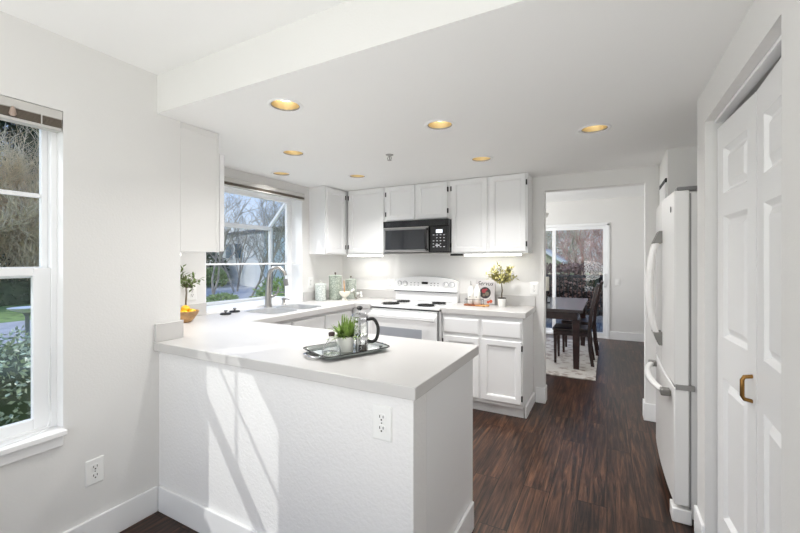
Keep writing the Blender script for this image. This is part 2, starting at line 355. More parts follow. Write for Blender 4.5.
# dining room shell
S0, S1, SZ = -1.80, .03, 2.02
b = MB(); b.box(-3.08, S0, YFAR, YFAR + .14, 0, ZD); b.box(S1, 1.3, YFAR, YFAR + .14, 0, ZD); b.box(S0, S1, YFAR, YFAR + .14, SZ, ZD)
struct('wall_dining', b, M['wall'], 'far dining room wall around the sliding glass door')
struct('wall_dining_side', MB().box(1.2, 1.3, YW + .12, YFAR, 0, ZD), M['wall'], 'dining room side wall away from the doorway')
struct('wall_dining_opening', MB().box(-3.08, -2.98, YW + .12, YFAR, 0, .3).box(-3.08, -2.98, YW + .12, YFAR, 2.3, ZD).box(-3.08, -2.98, YW + .12, 4.8, .3, 2.3).box(-3.08, -2.98, 7.0, YFAR, .3, 2.3), M['wall'], 'dining room side wall with wide opening added for light')  # opening added out of view to bring light into the dining room

# baseboards
def base(name, x0, x1, y0, y1, label, h=.138):
    struct(name, MB().box(x0, x1, y0, y1, 0, h), M['trim'], label, 'baseboard', bevel=.004)
base('baseboard_left', XL, XL + .016, -2.5, 1.24, 'white baseboard under the nook window')
base('baseboard_peninsula', XL + .0165, -.602, 1.238, 1.254, 'white baseboard along the textured peninsula wall')
base('baseboard_back', D0 - .078, D0 + .012, YW - .014, YW - .0005, 'short baseboard between base cabinet and doorway', .15)
base('baseboard_right', XR - .014, XR, 2.257, 2.437, 'white baseboard on the pier beside the closet')
base('baseboard_alcove', D1 - .012, .389, YW - .014, YW - .0005, 'short baseboard between doorway and fridge alcove', .15)
base('baseboard_doorway', D1 - .012, D1 - .0005, YW, YW + .12, 'baseboard inside the doorway on the fridge side', .15)
base('baseboard_jamb', D0 + .0005, D0 + .012, YW, YW + .12, 'baseboard inside the doorway on the cabinet side', .15)
base('baseboard_dining', S1 + .0125, 1.2, YFAR - .015, YFAR, 'white baseboard on the far dining wall beside the sliding door')

# ------------------------------------------------------------------ window_1 (nook, double hung)
w = thing('window_1', 'white double-hung nook window with hedge outside', 'window', (XL - .08, .51, .6), kind='structure')
y0, y1, z0, z1 = W1; fx0, fx1 = XL - .13, XL - .06
b = MB(); b.box(fx0, fx1, y0, y0 + .022, z0, z1); b.box(fx0, fx1, y1 - .022, y1, z0, z1); b.box(fx0, fx1, y0 + .022, y1 - .022, z0, z0 + .025); b.box(fx0, fx1, y0 + .022, y1 - .022, z1 - .03, z1)
part('window_frame', b, M['vinyl'], w, .003)
def sash(px0, px1, a0, a1, c0, c1, st, name, muntin):
    b = MB(); b.box(px0, px1, a0, a0 + st, c0, c1); b.box(px0, px1, a1 - st, a1, c0, c1); b.box(px0, px1, a0 + st, a1 - st, c0, c0 + .05); b.box(px0, px1, a0 + st, a1 - st, c1 - .035, c1)
    if muntin:
        b.box(px0 + .008, px1 - .008, a0 + st, a1 - st, 1.665, 1.685); b.box(px0 + .009, px1 - .009, (a0 + a1) / 2 - .009, (a0 + a1) / 2 + .009, c0 + .05, c1 - .035)
    o = part(name, b, M['vinyl'], w, .003)
    part('pane', MB().box((px0 + px1) / 2 - .002, (px0 + px1) / 2 + .002, a0 + st, a1 - st, c0 + .05, c1 - .035), M['glass'], o)
sash(XL - .125, XL - .095, y0 + .022, y1 - .022, 1.30, z1 - .03, .022, 'upper_sash', True)
sash(XL - .093, XL - .063, y0 + .022, y1 - .022, z0 + .02, 1.345, .062, 'lower_sash', False)
b = MB(); b.box(XL - .15, XL - .001, y1 - .0005, y1 + .006, z0, z1); b.box(XL - .15, XL - .001, y0 - .006, y0 + .0005, z0, z1)
part('jamb', b, M['trim'], w)
struct('trim_sill', MB().box(XL - .06, XL + .038, y0 - .05, y1 + .002, z0 - .012, z0 + .013), M['trim'], 'projecting white stool under the nook window', 'sill', bevel=.004)
struct('trim_apron', MB().box(XL, XL + .016, y0 - .03, y1 - .004, z0 - .062, z0 - .0125), M['trim'], 'white apron moulding beneath the nook window stool', 'trim', bevel=.004)
bl = thing('window_blind', 'raised taupe blind at the top of the nook window', 'blind', (XL - .03, .5, 2.057))
b = MB().box(XL - .05, XL + .004, y0 + .004, y1 - .003, 2.018, 2.057); part('headrail', b, M['headrail'], bl, .003)
b = MB()
for k in range(7): b.box(XL - .048, XL + .002, y0 + .008, y1 - .006, 2.0135 - k * .0052, 2.0165 - k * .0052)
part('slat_stack', b, M['blind'], bl)
part('bottom_rail', MB().box(XL - .048, XL + .003, y0 + .008, y1 - .006, 1.966, 1.979), M['headrail'], bl, .002)
part('cord_tassel', MB().lathe([(.004, 0), (.009, -.012), (.012, -.03), (.006, -.04)], (XL + .012, .652, 2.02), 10), mat('clear_plastic', S(170, 150, 138), .3), bl, smooth=40)
part('ladder_tape', MB().box(XL + .003, XL + .005, .746, .75, 1.966, 2.02), M['headrail'], bl)
solo('blind_cord', MB().tube([(XL - .03, .79, .98), (XL - .035, .785, .8), (XL - .028, .79, .66), (XL - .02, .77, .619), (XL + .0, .68, .617), (XL + .012, .58, .617), (XL - .0, .5, .617)], .0025, 6),
     M['cord'], 'thin white cord lying on the nook window stool', 'cord', smooth=60)

# ------------------------------------------------------------------ window_2 (garden window over the sink)
w = thing('window_2', 'white garden window projecting outward over the sink', 'window', (XK - .2, 2.6, .95), kind='structure')
GX0, GX1 = XK - .15, XK - .44; gy0, gy1 = 2.07, 3.165; gz0, gzf, gzt = .948, 1.742, 2.035
b = MB(); b.box(GX0, XK + .0005, W2[1] - .006, W2[1] + .002, .9485, 2.044); b.box(GX0, XK + .0005, W2[0] - .002, W2[0] + .006, .9485, 2.044); b.box(GX0, XK + .0005, W2[0] - .002, W2[1] + .002, 2.044, 2.052)
part('jamb', b, M['trim'], w)
part('sill', MB().box(GX1, XK - .001, W2[0] + .001, W2[1] - .001, .9, gz0), M['trim'], w, .003)
t_ = .035; b = MB()
for yy in (gy0, gy1 - t_): # side frames: rear post, front post, slanted rafter
    b.box(GX0 - t_, GX0, yy, yy + t_, gz0, gzt); b.box(GX1, GX1 + t_, yy, yy + t_, gz0, gzf)
    b.hexa([(GX1, yy, gzf - .012), (GX0, yy, gzt - .012), (GX0, yy + t_, gzt - .012), (GX1, yy + t_, gzf - .012), (GX1, yy, gzf + .03), (GX0, yy, gzt + .03), (GX0, yy + t_, gzt + .03), (GX1, yy + t_, gzf + .03)])
b.box(GX1, GX1 + t_, gy0 + t_, gy1 - t_, gz0, gz0 + .03); b.box(GX1, GX1 + t_, gy0 + t_, gy1 - t_, gzf - .03, gzf + .015); b.box(GX0 - t_, GX0, gy0 + t_, gy1 - t_, gzt - .03, gzt + .02)
b.box(GX0 - .01, GX0, W2[0], gy0, gz0, 2.05); b.box(GX0 - .01, GX0, gy1, W2[1], gz0, 2.05)
for yy in (gy0, gy1 - t_): b.box(GX1 + t_, GX0 - t_, yy, yy + t_, gz0, gz0 + .03)
part('window_frame', b, M['vinyl'], w, .003)
xg = GX1 + .015
part('pane', MB().box(xg, xg + .004, gy0 + t_, gy1 - t_, gz0 + .03, gzf - .03), M['glass'], w)
part('pane', MB().hexa([(GX1 + .01, gy0 + t_, gzf + .004), (GX0 - .01, gy0 + t_, gzt + .004), (GX0 - .01, gy1 - t_, gzt + .004), (GX1 + .01, gy1 - t_, gzf + .004), (GX1 + .01, gy0 + t_, gzf + .008), (GX0 - .01, gy0 + t_, gzt + .008), (GX0 - .01, gy1 - t_, gzt + .008), (GX1 + .01, gy1 - t_, gzf + .008)]), M['glass'], w)
for yy in (gy0 + .015, gy1 - .02):
    part('pane', MB().hexa([(GX1 + t_, yy, gz0 + .03), (GX0 - t_, yy, gz0 + .03), (GX0 - t_, yy + .004, gz0 + .03), (GX1 + t_, yy + .004, gz0 + .03), (GX1 + t_, yy, gzf + .02), (GX0 - t_, yy, gzt - .04), (GX0 - t_, yy + .004, gzt - .04), (GX1 + t_, yy + .004, gzf + .02)]), M['glass'], w)
sc = MB(); yy = gy1 - .03
for (a0, a1, c0, c1) in ((GX1 + .04, GX1 + .052, 1.02, 1.33), (GX0 - .052, GX0 - .04, 1.02, 1.33), (GX1 + .052, GX0 - .052, 1.02, 1.032), (GX1 + .052, GX0 - .052, 1.318, 1.33)): sc.box(a0, a1, yy, yy + .012, c0, c1)
part('screen_frame', sc, M['greytrim'], w)
sh = part('shelf', MB().box(GX1 + .04, XK - .03, gy0 + .003, gy1 - .003, 1.342, 1.349), M['glass'], w)
part('shelf_edge', MB().box(XK - .03, XK - .018, W2[0] + .001, W2[1] - .001, 1.337, 1.353), M['vinyl'], sh, .002)
bl = thing('window_blind', 'raised blind headrail above the garden window', 'blind', (XK, 2.63, 2.1))
part('headrail', MB().box(XK + .001, XK + .045, 1.98, 3.19, 2.058, 2.098), M['headrail'], bl, .003)
b = MB()
for k in range(3): b.box(XK + .003, XK + .045, 1.985, 3.187, 2.049 - k * .0065, 2.053 - k * .0065)
part('slat_stack', b, M['blind'], bl)
part('bottom_rail', MB().box(XK + .003, XK + .046, 1.985, 3.187, 2.024, 2.033), M['headrail'], bl, .002)

# ------------------------------------------------------------------ sliding door (door_1)
w = thing('door_1', 'white sliding glass door from dining room to deck', 'door', (-.9, YFAR, 0), kind='structure')
b = MB(); b.box(S0 - .06, S0 + .03, YFAR - .018, YFAR + .1, 0, SZ); b.box(S1 - .03, S1 + .012, YFAR - .018, YFAR + .1, 0, SZ); b.box(S0 - .06, S1 + .012, YFAR - .018, YFAR + .1, SZ - .03, SZ + .02); b.box(S0 + .03, S1 - .03, YFAR + .0, YFAR + .1, 0, .03)
part('door_frame', b, M['vinyl'], w, .003)
def slider(x0, x1, yy, st):
    b = MB(); z0, z1 = .03, SZ - .03
    b.box(x0, x0 + st, yy, yy + .035, z0, z1); b.box(x1 - st, x1, yy, yy + .035, z0, z1); b.box(x0 + st, x1 - st, yy, yy + .035, z0, z0 + .07); b.box(x0 + st, x1 - st, yy, yy + .035, z1 - .06, z1)
    o = part('door_panel', b, M['vinyl'], w, .003)
    part('pane', MB().box(x0 + st, x1 - st, yy + .015, yy + .02, z0 + .07, z1 - .06), M['glass'], o); return o
o = slider(-.90, S1 - .03, YFAR + .01, .062); slider(S0 + .03, -.84, YFAR + .05, .062)
part('handle', MB().tube([(-.035, YFAR + .01, .91), (-.045, YFAR - .035, .93), (-.045, YFAR - .045, 1.03), (-.045, YFAR - .035, 1.12), (-.035, YFAR + .01, 1.14)], .011, 8).box(-.05, -.02, YFAR + .0, YFAR + .01, .9, 1.15), M['vinyl'], o, smooth=40)

# ------------------------------------------------------------------ closet bifold (door_2)
w = thing('door_2', 'white panelled bifold closet door with brass pull', 'door', (.45, 1.82, 0), kind='structure')
zt = 1.985
def leaf(pa, pb):
    """leaf from pa (x,y) to pb, front facing -X"""
    a = Vector((pa[0], pa[1], 0)); e = Vector((pb[0] - pa[0], pb[1] - pa[1], 0)); W = e.length; e.normalize(); nrm = Vector((-e.y, e.x, 0))
    if nrm.x < 0: nrm = -nrm
    f = lambda u, z, d: tuple(a + e * u + nrm * d + Vector((0, 0, z)))
    b = MB(); T = .034; z0 = .015; st = .085
    zs = [(.24, .86), (1.04, 1.575), (1.675, 1.875)]
    def bx(u0, u1, q0, q1): b.hexa([f(u0, q0, 0), f(u1, q0, 0), f(u1, q0, T), f(u0, q0, T), f(u0, q1, 0), f(u1, q1, 0), f(u1, q1, T), f(u0, q1, T)])
    bx(.002, st, z0, zt); bx(W - st, W - .002, z0, zt)
    lo = z0
    for q0, q1 in zs: bx(st, W - st, lo, q0); lo = q1
    bx(st, W - st, lo, zt)
    for q0, q1 in zs:
        b.rings(f, (st - .002, W - st + .002, q0 - .002, q1 + .002), [(0, .03), (0, .0), (.005, .004), (.018, .017), (.024, .017), (.05, .003)])
    return b
hinge_pt = (.472, 1.818)
o = part('door_leaf', leaf((.449, 2.262), (hinge_pt[0], hinge_pt[1] + .0015)), M['trim'], w)
part('handle', MB().tube([(.472, 1.857, 0.862), (.447, 1.857, 0.867), (.441, 1.857, 0.878), (.441, 1.857, 0.937), (.447, 1.857, 0.949), (.472, 1.857, 0.954)], .0072, 8), M['brass'], o, smooth=50, label='antique brass pull handle')
part('door_leaf', leaf((hinge_pt[0], hinge_pt[1] - .0015), (.449, 1.374)), M['trim'], w)
part('track', MB().box(.44, .475, 1.37, 2.267, 2.014, 2.027), M['vinyl'], w)

# ------------------------------------------------------------------ worktops
outer = [(XL + .001, YP), (XP, YP), (XP, YP2), (-2.33, YP2), (-2.33, 3.345), (-2.148, 3.345), (-2.148, YW - .001), (XK + .001, YW - .001), (XK + .001, 1.376), (XL + .001, 1.376)]
SB = [(-2.82, -2.44, 2.33, 2.645), (-2.82, -2.44, 2.685, 2.985)]     # sink bowls
holes = []
for (a0, a1, c0, c1) in SB:
    holes.append([(p[0] + (a0 + a1) / 2, p[1] + (c0 + c1) / 2) for p in rrect(a1 - a0, c1 - c0, .06)])
wt = thing('worktop', 'white laminate worktop running from peninsula past sink to range', 'worktop', (-1.4, 1.6, CB))
part('counter_slab', holed(outer, holes, CB, CT), M['counter'], wt, .003)
part('backsplash', MB().box(XL + .0005, XL + .02, YP + .002, 1.374, CT, CT + .1), M['counter'], wt, .003)
part('backsplash', MB().box(XK + .0005, XK + .02, 1.397, W2[0] - .002, CT, CT + .1), M['counter'], wt, .003)
part('backsplash', MB().box(XK + .0005, XK + .02, W2[1] + .012, YW - .021, CT, CT + .1), M['counter'], wt, .003)
part('backsplash', MB().box(XK + .0005, -2.148, YW - .02, YW - .0005, CT, CT + .1), M['counter'], wt, .003)
part('backsplash', MB().box(XK + .0005, XL + .0, 1.376, 1.396, CT, CT + .1), M['counter'], wt, .003)
wt2 = thing('worktop', 'short white worktop beside the range holding the olive tree', 'worktop', (-1.0, 3.66, CB))
part('counter_slab', MB().box(-1.379, -.61, 3.392, YW - .001, CB, CT), M['counter'], wt2, .003)
part('backsplash', MB().box(-1.379, -.612, YW - .02, YW - .0005, CT, CT + .1), M['counter'], wt2, .003)

# peninsula wall and base
struct('wall_peninsula', MB().box(XL, -.618, 1.2545, 1.37, 0, CB - .0005), M['knee'], 'white textured half wall under the peninsula worktop')
c = thing('base_cabinet', 'peninsula base cabinet with plain grey-white end panel', 'cabinet', (-1.4, 1.65, 0))
part('carcass', MB().box(-2.33, -.636, 1.371, 1.94, .1, CB - .001), M['cab'], c, .002)
part('end_panel', MB().box(-.6355, -.618, 1.371, 1.958, .0, CB - .001), M['cab'], c, .002)
part('toe_kick', MB().box(-2.3, -.64, 1.38, 1.87, 0, .1), M['cab'], c)
for k in range(3):
    u0 = -2.20 + k * .515
    dd = part('door', shaker(lambda u, z, d: (u, 1.96 - d, z), u0, u0 + .5, .13, .70), M['cab'], c)
    part('drawer_front', slabfront(lambda u, z, d: (u, 1.96 - d, z), u0, u0 + .5, .715, .865), M['cab'], c)
struct('baseboard_end', MB().box(-.6175, -.602, 1.2545, 1.93, 0, .138), M['trim'], 'white baseboard across the end of the peninsula', 'baseboard', bevel=.004)

# sink run base cabinets (faces +X)
c = thing('base_cabinet', 'white sink base cabinet under the garden window', 'cabinet', (-2.6, 2.6, 0))
part('carcass', MB().box(XK + .03, -2.372, 1.945, 3.36, .1, .60).box(-2.39, -2.372, 1.945, 3.36, .60, CB - .001), M['cab'], c, .002)
part('toe_kick', MB().box(XK + .03, -2.43, 1.945, 3.36, 0, .1), M['cab'], c)
for k, (u0, u1) in enumerate(((2.02, 2.44), (2.46, 2.88), (2.90, 3.30))):
    part('door', shaker(fXp(-2.35), u0, u1, .13, .70), M['cab'], c)
    part('drawer_front', slabfront(fXp(-2.35), u0, u1, .715, .855), M['cab'], c)
c = thing('base_cabinet', 'white corner filler cabinet between sink run and range', 'cabinet', (-2.26, 3.6, 0))
part('carcass', MB().box(-2.37, -2.152, 3.365, YW - .03, .1, CB - .001), M['cab'], c, .002)

# sink
s = thing('kitchen_sink', 'stainless double bowl sink under the garden window', 'sink', (-2.63, 2.66, CT))
for (a0, a1, c0, c1) in SB:
    cx, cy, ww, hh = (a0 + a1) / 2, (c0 + c1) / 2, a1 - a0 - .004, c1 - c0 - .004
    vs = []; fs = []; lv = [(1.0, CT + .002, .03), (1.0, CT + .0005, 0), (.985, CT - .06, 0), (.95, CT - .165, 0), (.86, CT - .18, 0)]
    for sc_, z, grow in lv:
        vs += [(cx + p[0], cy + p[1], z) for p in rrect(ww * sc_ + grow, hh * sc_ + grow, .058)]
    n = 28
    for i in range(len(lv) - 1):
        for k in range(n): fs.append((i * n + k, i * n + (k + 1) % n, (i + 1) * n + (k + 1) % n, (i + 1) * n + k))
    fs.append(tuple(range((len(lv) - 1) * n, len(lv) * n)))
    bo = part('bowl', MB().add(vs, fs), M['steel'], s, smooth=40, solid=False)
    part('drain', MB().lathe([(.045, CT - .1795), (.04, CT - .178), (.02, CT - .1785)], (cx, cy, 0), 20), M['chrome'], bo, smooth=40)
f = thing('faucet', 'brushed nickel gooseneck faucet behind the sink', 'faucet', (-2.868, 2.668, CT))
fx, fy = -2.868, 2.668
pts = [(fx, fy, CT), (fx, fy, CT + .06), (fx, fy, CT + .2), (fx + .004, fy + .002, CT + .26)]
R_ = .085; dxv, dyv = .92, .39
for k in range(1, 10):
    a = PI - k * PI / 9.6
    pts.append((fx + (R_ + R_ * math.cos(a)) * dxv, fy + (R_ + R_ * math.cos(a)) * dyv, CT + .285 + R_ * 1.12 * math.sin(a)))
part('spout', MB().tube(pts, [.033, .031, .026, .021] + [.019] * 9, 14), M['silver'], f, smooth=50)
ex, ey = fx + 2 * R_ * dxv, fy + 2 * R_ * dyv
part('spray_head', MB().tube([(ex - .001, ey, CT + .27), (ex + .002, ey, CT + .25), (ex + .008, ey + .003, CT + .205)], [.0205, .022, .022], 14), M['greytrim'], f, smooth=50)
part('base_ring', MB().lathe([(.036, 0), (.036, .006), (.03, .012)], (fx, fy, CT), 20), M['silver'], f, smooth=40)
part('lever', MB().tube(smoothed([(fx + .01, fy + .025, CT + .10), (fx + .02, fy + .055, CT + .105), (fx + .035, fy + .085, CT + .14), (fx + .04, fy + .092, CT + .19)], 3), [.016, .015, .0145, .013, .011, .0095, .0085, .008, .0075, .007], 10), M['silver'], f, smooth=50)
sd = thing('soap_dispenser', 'short nickel soap dispenser beside the faucet', 'dispenser', (-2.86, 2.86, CT))
part('collar', MB().lathe([(.022, 0), (.022, .01), (.015, .018), (.013, .05), (.02, .052), (.02, .07), (.008, .075)], (-2.86, 2.86, CT), 18), M['silver'], sd, smooth=40)
part('nozzle', MB().tube([(-2.86, 2.86, CT + .06), (-2.825, 2.875, CT + .062), (-2.805, 2.883, CT + .05)], .006, 8), M['silver'], sd, smooth=50)
def stopper(x, y, label, a):
    t = thing('drain_stopper', label, 'stopper', (x, y, CT + .0015), local=True, rotz=a, group='sink stoppers')
    part('disc', MB().lathe([(.042, 0), (.045, .004), (.04, .01), (.015, .012)], (0, 0, 0), 20), M['blackmatte'], t, smooth=40)
    part('knob', MB().lathe([(.008, .012), (.009, .022), (.016, .026), (.014, .034), (.004, .036)], (0, 0, 0), 14), M['greytrim'], t, smooth=40)
stopper(-2.78, 2.13, 'flat dark sink stopper farther from the faucet', 0)
stopper(-2.845, 2.27, 'dark sink stopper closer to the faucet', .6)

# ------------------------------------------------------------------ base cabinet right of range
c = thing('base_cabinet', 'white two-door base cabinet between range and doorway', 'cabinet', (-1.0, 3.67, 0))
part('carcass', MB().box(-1.378, -.635, 3.42, YW - .002, .1, CB - .001), M['cab'], c, .002)
part('toe_kick', MB().box(-1.378, -.64, 3.48, YW - .002, 0, .1), M['cab'], c)
part('side_base', MB().box(-.634, -.615, 3.478, YW - .016, 0, .1), M['trim'], c, .003)
def hinges(f, u, z0, z1, t_par, dz=.055):
    for zz in (z0 + dz, z1 - dz):
        part('hinge', MB().rings(f, (u - .006, u + .006, zz - .024, zz + .024), [(0, .012), (0, -.003), (.002, -.005)]), M['hinge'], t_par)
F = fYm(3.398)
for (u0, u1, hs) in ((-1.362, -1.018, -1), (-.994, -.645, 1)):
    d = part('door', shaker(F, u0, u1, .135, .675), M['cab'], c); hinges(F, u1 + .004 if hs > 0 else u0 - .004, .135, .675, d)
    part('drawer_front', slabfront(F, u0, u1, .70, .845), M['cab'], c)

# ------------------------------------------------------------------ upper cabinets
ZU = 1.447
def upper(label, x0, x1, z0, doors, loc):
    c = thing('wall_cabinet', label, 'cabinet', loc)
    part('carcass', MB().box(x0, x1, 3.70, YW - .001, z0, ZC - .002), M['cab'], c, .002)
    for (u0, u1, hs) in doors:
        d = part('door', shaker(fYm(3.68), u0, u1, z0 + .014, ZC - .005), M['cab'], c); hinges(fYm(3.68), u0 - .004 if hs < 0 else u1 + .004, z0 + .014, ZC - .018, d, .07)
    return c
upper('white single-door wall cabinet to the canister side of the microwave', -2.68, -2.165, ZU, [(-2.655, -2.18, -1)], (-2.42, 3.8, ZU))
upper('short white two-door wall cabinet above the microwave', -2.164, -1.412, 1.80, [(-2.15, -1.803, -1), (-1.778, -1.43, 1)], (-1.79, 3.8, 1.8))
upper('white two-door wall cabinet above the olive tree', -1.411, -.645, ZU, [(-1.386, -1.022, -1), (-.998, -.658, 1)], (-1.02, 3.8, ZU))
c = thing('wall_cabinet', 'white corner wall cabinet beside the garden window', 'cabinet', (-2.8, 3.6, ZU))
part('carcass', MB().box(XK + .001, -2.70, 3.31, YW - .001, ZU, ZC - .002), M['cab'], c, .002)
d = part('door', shaker(fXp(-2.682), 3.325, 3.655, ZU + .012, ZC - .016), M['cab'], c); hinges(fXp(-2.682), 3.66, ZU + .012, ZC - .016, d, .07)
c = thing('wall_cabinet', 'white wall cabinet hanging over the peninsula corner', 'cabinet', (-2.55, 1.5, 1.435))
part('carcass', MB().box(XK + .001, XL - .0025, 1.3765, 1.628, 1.432, ZC - .002), M['cab'], c, .002)
part('end_panel', MB().box(XL - .002, XL - .0003, 1.3765, 1.628, 1.432, ZC - .002), M['wall'], c)
part('end_molding', MB().box(XL - .0015, XL + .003, 1.377, 1.629, 2.150, ZC - .002).box(XL - .0015, XL + .003, 1.612, 1.629, 1.432, 2.150), M['wall'], c, .001)
for u0, u1 in ((-2.905, -2.555), (-2.545, -2.186)):
    part('door', shaker(lambda u, z, dd_: (u, 1.667 - dd_, z), u0, u1, 1.437, 2.06, .034), M['cab'], c)

# under-cabinet lights
def ucl(x0, x1, y0, y1, z, label, watts, grp='under-cabinet lights'):
    t = thing('under_cabinet_light', label, 'light', ((x0 + x1) / 2, (y0 + y1) / 2, z), group=grp)
    part('housing', MB().box(x0, x1, y0, y1, z - .008, z - .001), M['vinyl'], t)
    part('diffuser', MB().box(x0 + .01, x1 - .01, y0 + .004, y1 - .004, z - .026, z - .0085), M['tubelit'], t, .004)
    area('cabinet_lamp', ((x0 + x1) / 2, (y0 + y1) / 2, z - .03), (0, 0, -1), abs(x1 - x0) * .9, .03, watts, (1, .975, .94))
ucl(-2.70, -2.22, 3.70, 3.76, ZU, 'lit strip light under the cabinet by the microwave', .8)
ucl(-1.27, -.70, 3.70, 3.76, ZU, 'lit strip light under the cabinet above the olive tree', .9)
ucl(-2.8, -2.3, 1.41, 1.46, 1.432, 'lit strip light under the peninsula corner cabinet', .8)
t = thing('light_transformer', 'dark slim box under the cabinet beside the microwave', 'transformer', (-1.34, 3.74, ZU))
part('case', MB().box(-1.405, -1.28, 3.70, 3.76, ZU - .022, ZU - .001), M['blackmatte'], t, .003)

# ------------------------------------------------------------------ microwave
m = thing('microwave', 'black over-range microwave with white control marks', 'microwave', (-1.76, 3.75, 1.455))
X0, X1, ZB, ZT = -2.142, -1.392, 1.458, 1.796
part('body', MB().box(X0, X1, 3.625, YW - .002, ZB, ZT), M['black'], m, .004)
b = MB(); b.box(X0, X1, 3.605, 3.6245, 1.728, ZT)
part('vent_panel', b, M['black'], m, .003)
b = MB()
for k in range(5): b.box(X0 + .03, X1 - .03, 3.601, 3.606, 1.736 + k * .011, 1.742 + k * .011)
part('vent_grille', b, M['mwglass'], m)
d = part('door', MB().rings(fYm(3.600), (X0 + .003, -1.612, ZB + .004, 1.724), [(0, .025), (0, .004), (.004, 0), (.022, 0), (.026, .003)]), M['greytrim'], m, label='grey-framed dark glass microwave door')
part('door_glass', MB().box(X0 + .03, -1.64, 3.5995, 3.603, ZB + .035, 1.698), M['mwglass'], d)
part('door_trim', MB().box(X0 + .003, -1.60, 3.597, 3.601, 1.716, 1.727).box(X0 + .003, -1.60, 3.597, 3.601, ZB + .004, ZB + .014), M['silver'], d)
part('handle', MB().tube([(-1.62, 3.60, 1.70), (-1.62, 3.57, 1.685), (-1.62, 3.565, 1.59), (-1.62, 3.57, 1.50), (-1.62, 3.60, 1.485)], .013, 10), M['black'], d, smooth=50)
p = part('control_panel', MB().box(-1.585, X1 - .003, 3.602, 3.6245, ZB + .004, 1.724), M['black'], m, .003)
part('display', MB().box(-1.52, -1.45, 3.5995, 3.602, 1.655, 1.69), mat('lit_display', S(235, 240, 245), .3, emit=(.85, .9, 1, 1), estr=.6), p)
kp = mat('key_print', S(205, 206, 210), .5)
for r in range(5):
    for k in range(4):
        if (r, k) in ((1, 0), (3, 3)): continue
        part('button', MB().box(-1.555 + k * .038, -1.538 + k * .038 - (.004 if r % 2 else 0), 3.6005, 3.602, 1.632 - r * .03, 1.639 - r * .03), kp, p)
part('button', MB().box(-1.525, -1.48, 3.6005, 3.602, 1.525, 1.537), kp, p)
part('underside_lip', MB().box(X0, X1, 3.61, 3.70, ZB - .014, ZB - .001), M['silver'], m, .003)

# ------------------------------------------------------------------ range
r = thing('kitchen_range', 'white electric range with coil burners under the microwave', 'range', (-1.765, 3.64, 0))
RX0, RX1 = -2.143, -1.387
part('body', MB().box(RX0, RX1, 3.37, YW - .03, .05, .893), M['appl'], r, .004)
part('cooktop', MB().box(RX0 - .001, RX1 + .001, 3.352, YW - .05, .906, .931), M['appl'], r, .006)
part('top_gap', MB().box(RX0 + .006, RX1 - .006, 3.364, 3.7, .8935, .9055), M['blackmatte'], r)
d = part('oven_door', MB().rings(fYm(3.335), (RX0 + .004, RX1 - .012, .215, .868), [(0, .034), (0, .008), (.008, 0)]), M['appl'], r)
part('oven_window', MB().rings(fYm(3.335), (-2.062, -1.555, .38, .715), [(0, .003), (0, -.001), (.004, -.0015)]), M['ovenglass'], d)
part('handle', MB().box(RX0 + .01, RX1 - .018, 3.288, 3.312, .805, .848).box(RX0 + .03, RX0 + .06, 3.312, 3.336, .812, .842).box(RX1 - .07, RX1 - .04, 3.312, 3.336, .812, .842), M['appl'], d, .008)
part('drawer', MB().rings(fYm(3.34), (RX0 + .004, RX1 - .012, .06, .205), [(0, .03), (0, .006), (.006, 0)]), M['appl'], r)
part('side_trim', MB().box(RX1 - .011, RX1 + .0, 3.338, 3.37, .06, .893), M['greytrim'], r)
# backguard: lower plate + overhanging arched control panel
bgd = part('backguard', MB().box(RX0 + .005, RX1 - .005, 3.876, YW - .003, .9315, 1.045), M['appl'], r, .003)
def arch(n=16): return [(RX0 + (RX1 - RX0) * k / n, 1.158 + .045 * math.sin(PI * min(max((k / n), 0), 1)) ** .6) for k in range(n + 1)]
poly = [(RX1, 1.038), (RX1, 1.15)] + arch()[::-1] + [(RX0, 1.15), (RX0, 1.038)]
pnl = []
bf = MB(); n = len(poly)
fr = [(u, 3.845 + (z - 1.038) * .16, z) for u, z in poly]; bk = [(u, YW - .003, z) for u, z in poly]
bf.add(fr + bk, [tuple(range(n))[::-1], tuple(range(n, 2 * n))] + [(i, (i + 1) % n, n + (i + 1) % n, n + i) for i in range(n)])
cpn = part('control_panel', bf, M['appl'], r, .006)
part('panel_edge', MB().box(RX0 + .004, RX1 - .004, 3.849, 3.876, 1.031, 1.0375), M['blackmatte'], r)
slant = lambda u, z, d: (u, 3.845 + (z - 1.038) * .16 + d, z)
for kx in (-2.075, -2.005, -1.515, -1.445):
    yb = 3.845 + (1.115 - 1.038) * .16
    ff = lambda x, y, z, kx=kx, yb=yb: (kx + x, yb - z, 1.115 + y)
    k_ = part('knob', MB().lathe([(.027, -.002), (.027, .004), (.021, .009), (.019, .024), (.015, .027)], f=ff, n=20), M['appl'], cpn, smooth=40)
    part('pointer', MB().box(kx - .003, kx + .003, yb - .03, yb - .026, 1.112, 1.134), M['greytrim'], k_)
    part('knob_ring', MB().lathe([(.034, -.002), (.034, .002), (.028, .003)], f=ff, n=24), mat('pale_grey_print', S(176, 177, 180), .4), k_, smooth=40)
part('display', MB().hexa([slant(-1.80, 1.118, -.002), slant(-1.725, 1.118, -.002), slant(-1.725, 1.118, .004), slant(-1.80, 1.118, .004), slant(-1.80, 1.142, -.002), slant(-1.725, 1.142, -.002), slant(-1.725, 1.142, .004), slant(-1.80, 1.142, .004)]), M['black'], cpn)
for u in (-1.93, -1.885, -1.84, -1.685, -1.645, -1.605):
    for z in (1.10, 1.125): part('button', MB().hexa([slant(u - .008, z, -.001), slant(u + .008, z, -.001), slant(u + .008, z, .003), slant(u - .008, z, .003), slant(u - .008, z + .007, -.001), slant(u + .008, z + .007, -.001), slant(u + .008, z + .007, .003), slant(u - .008, z + .007, .003)]), M['greytrim'], cpn)
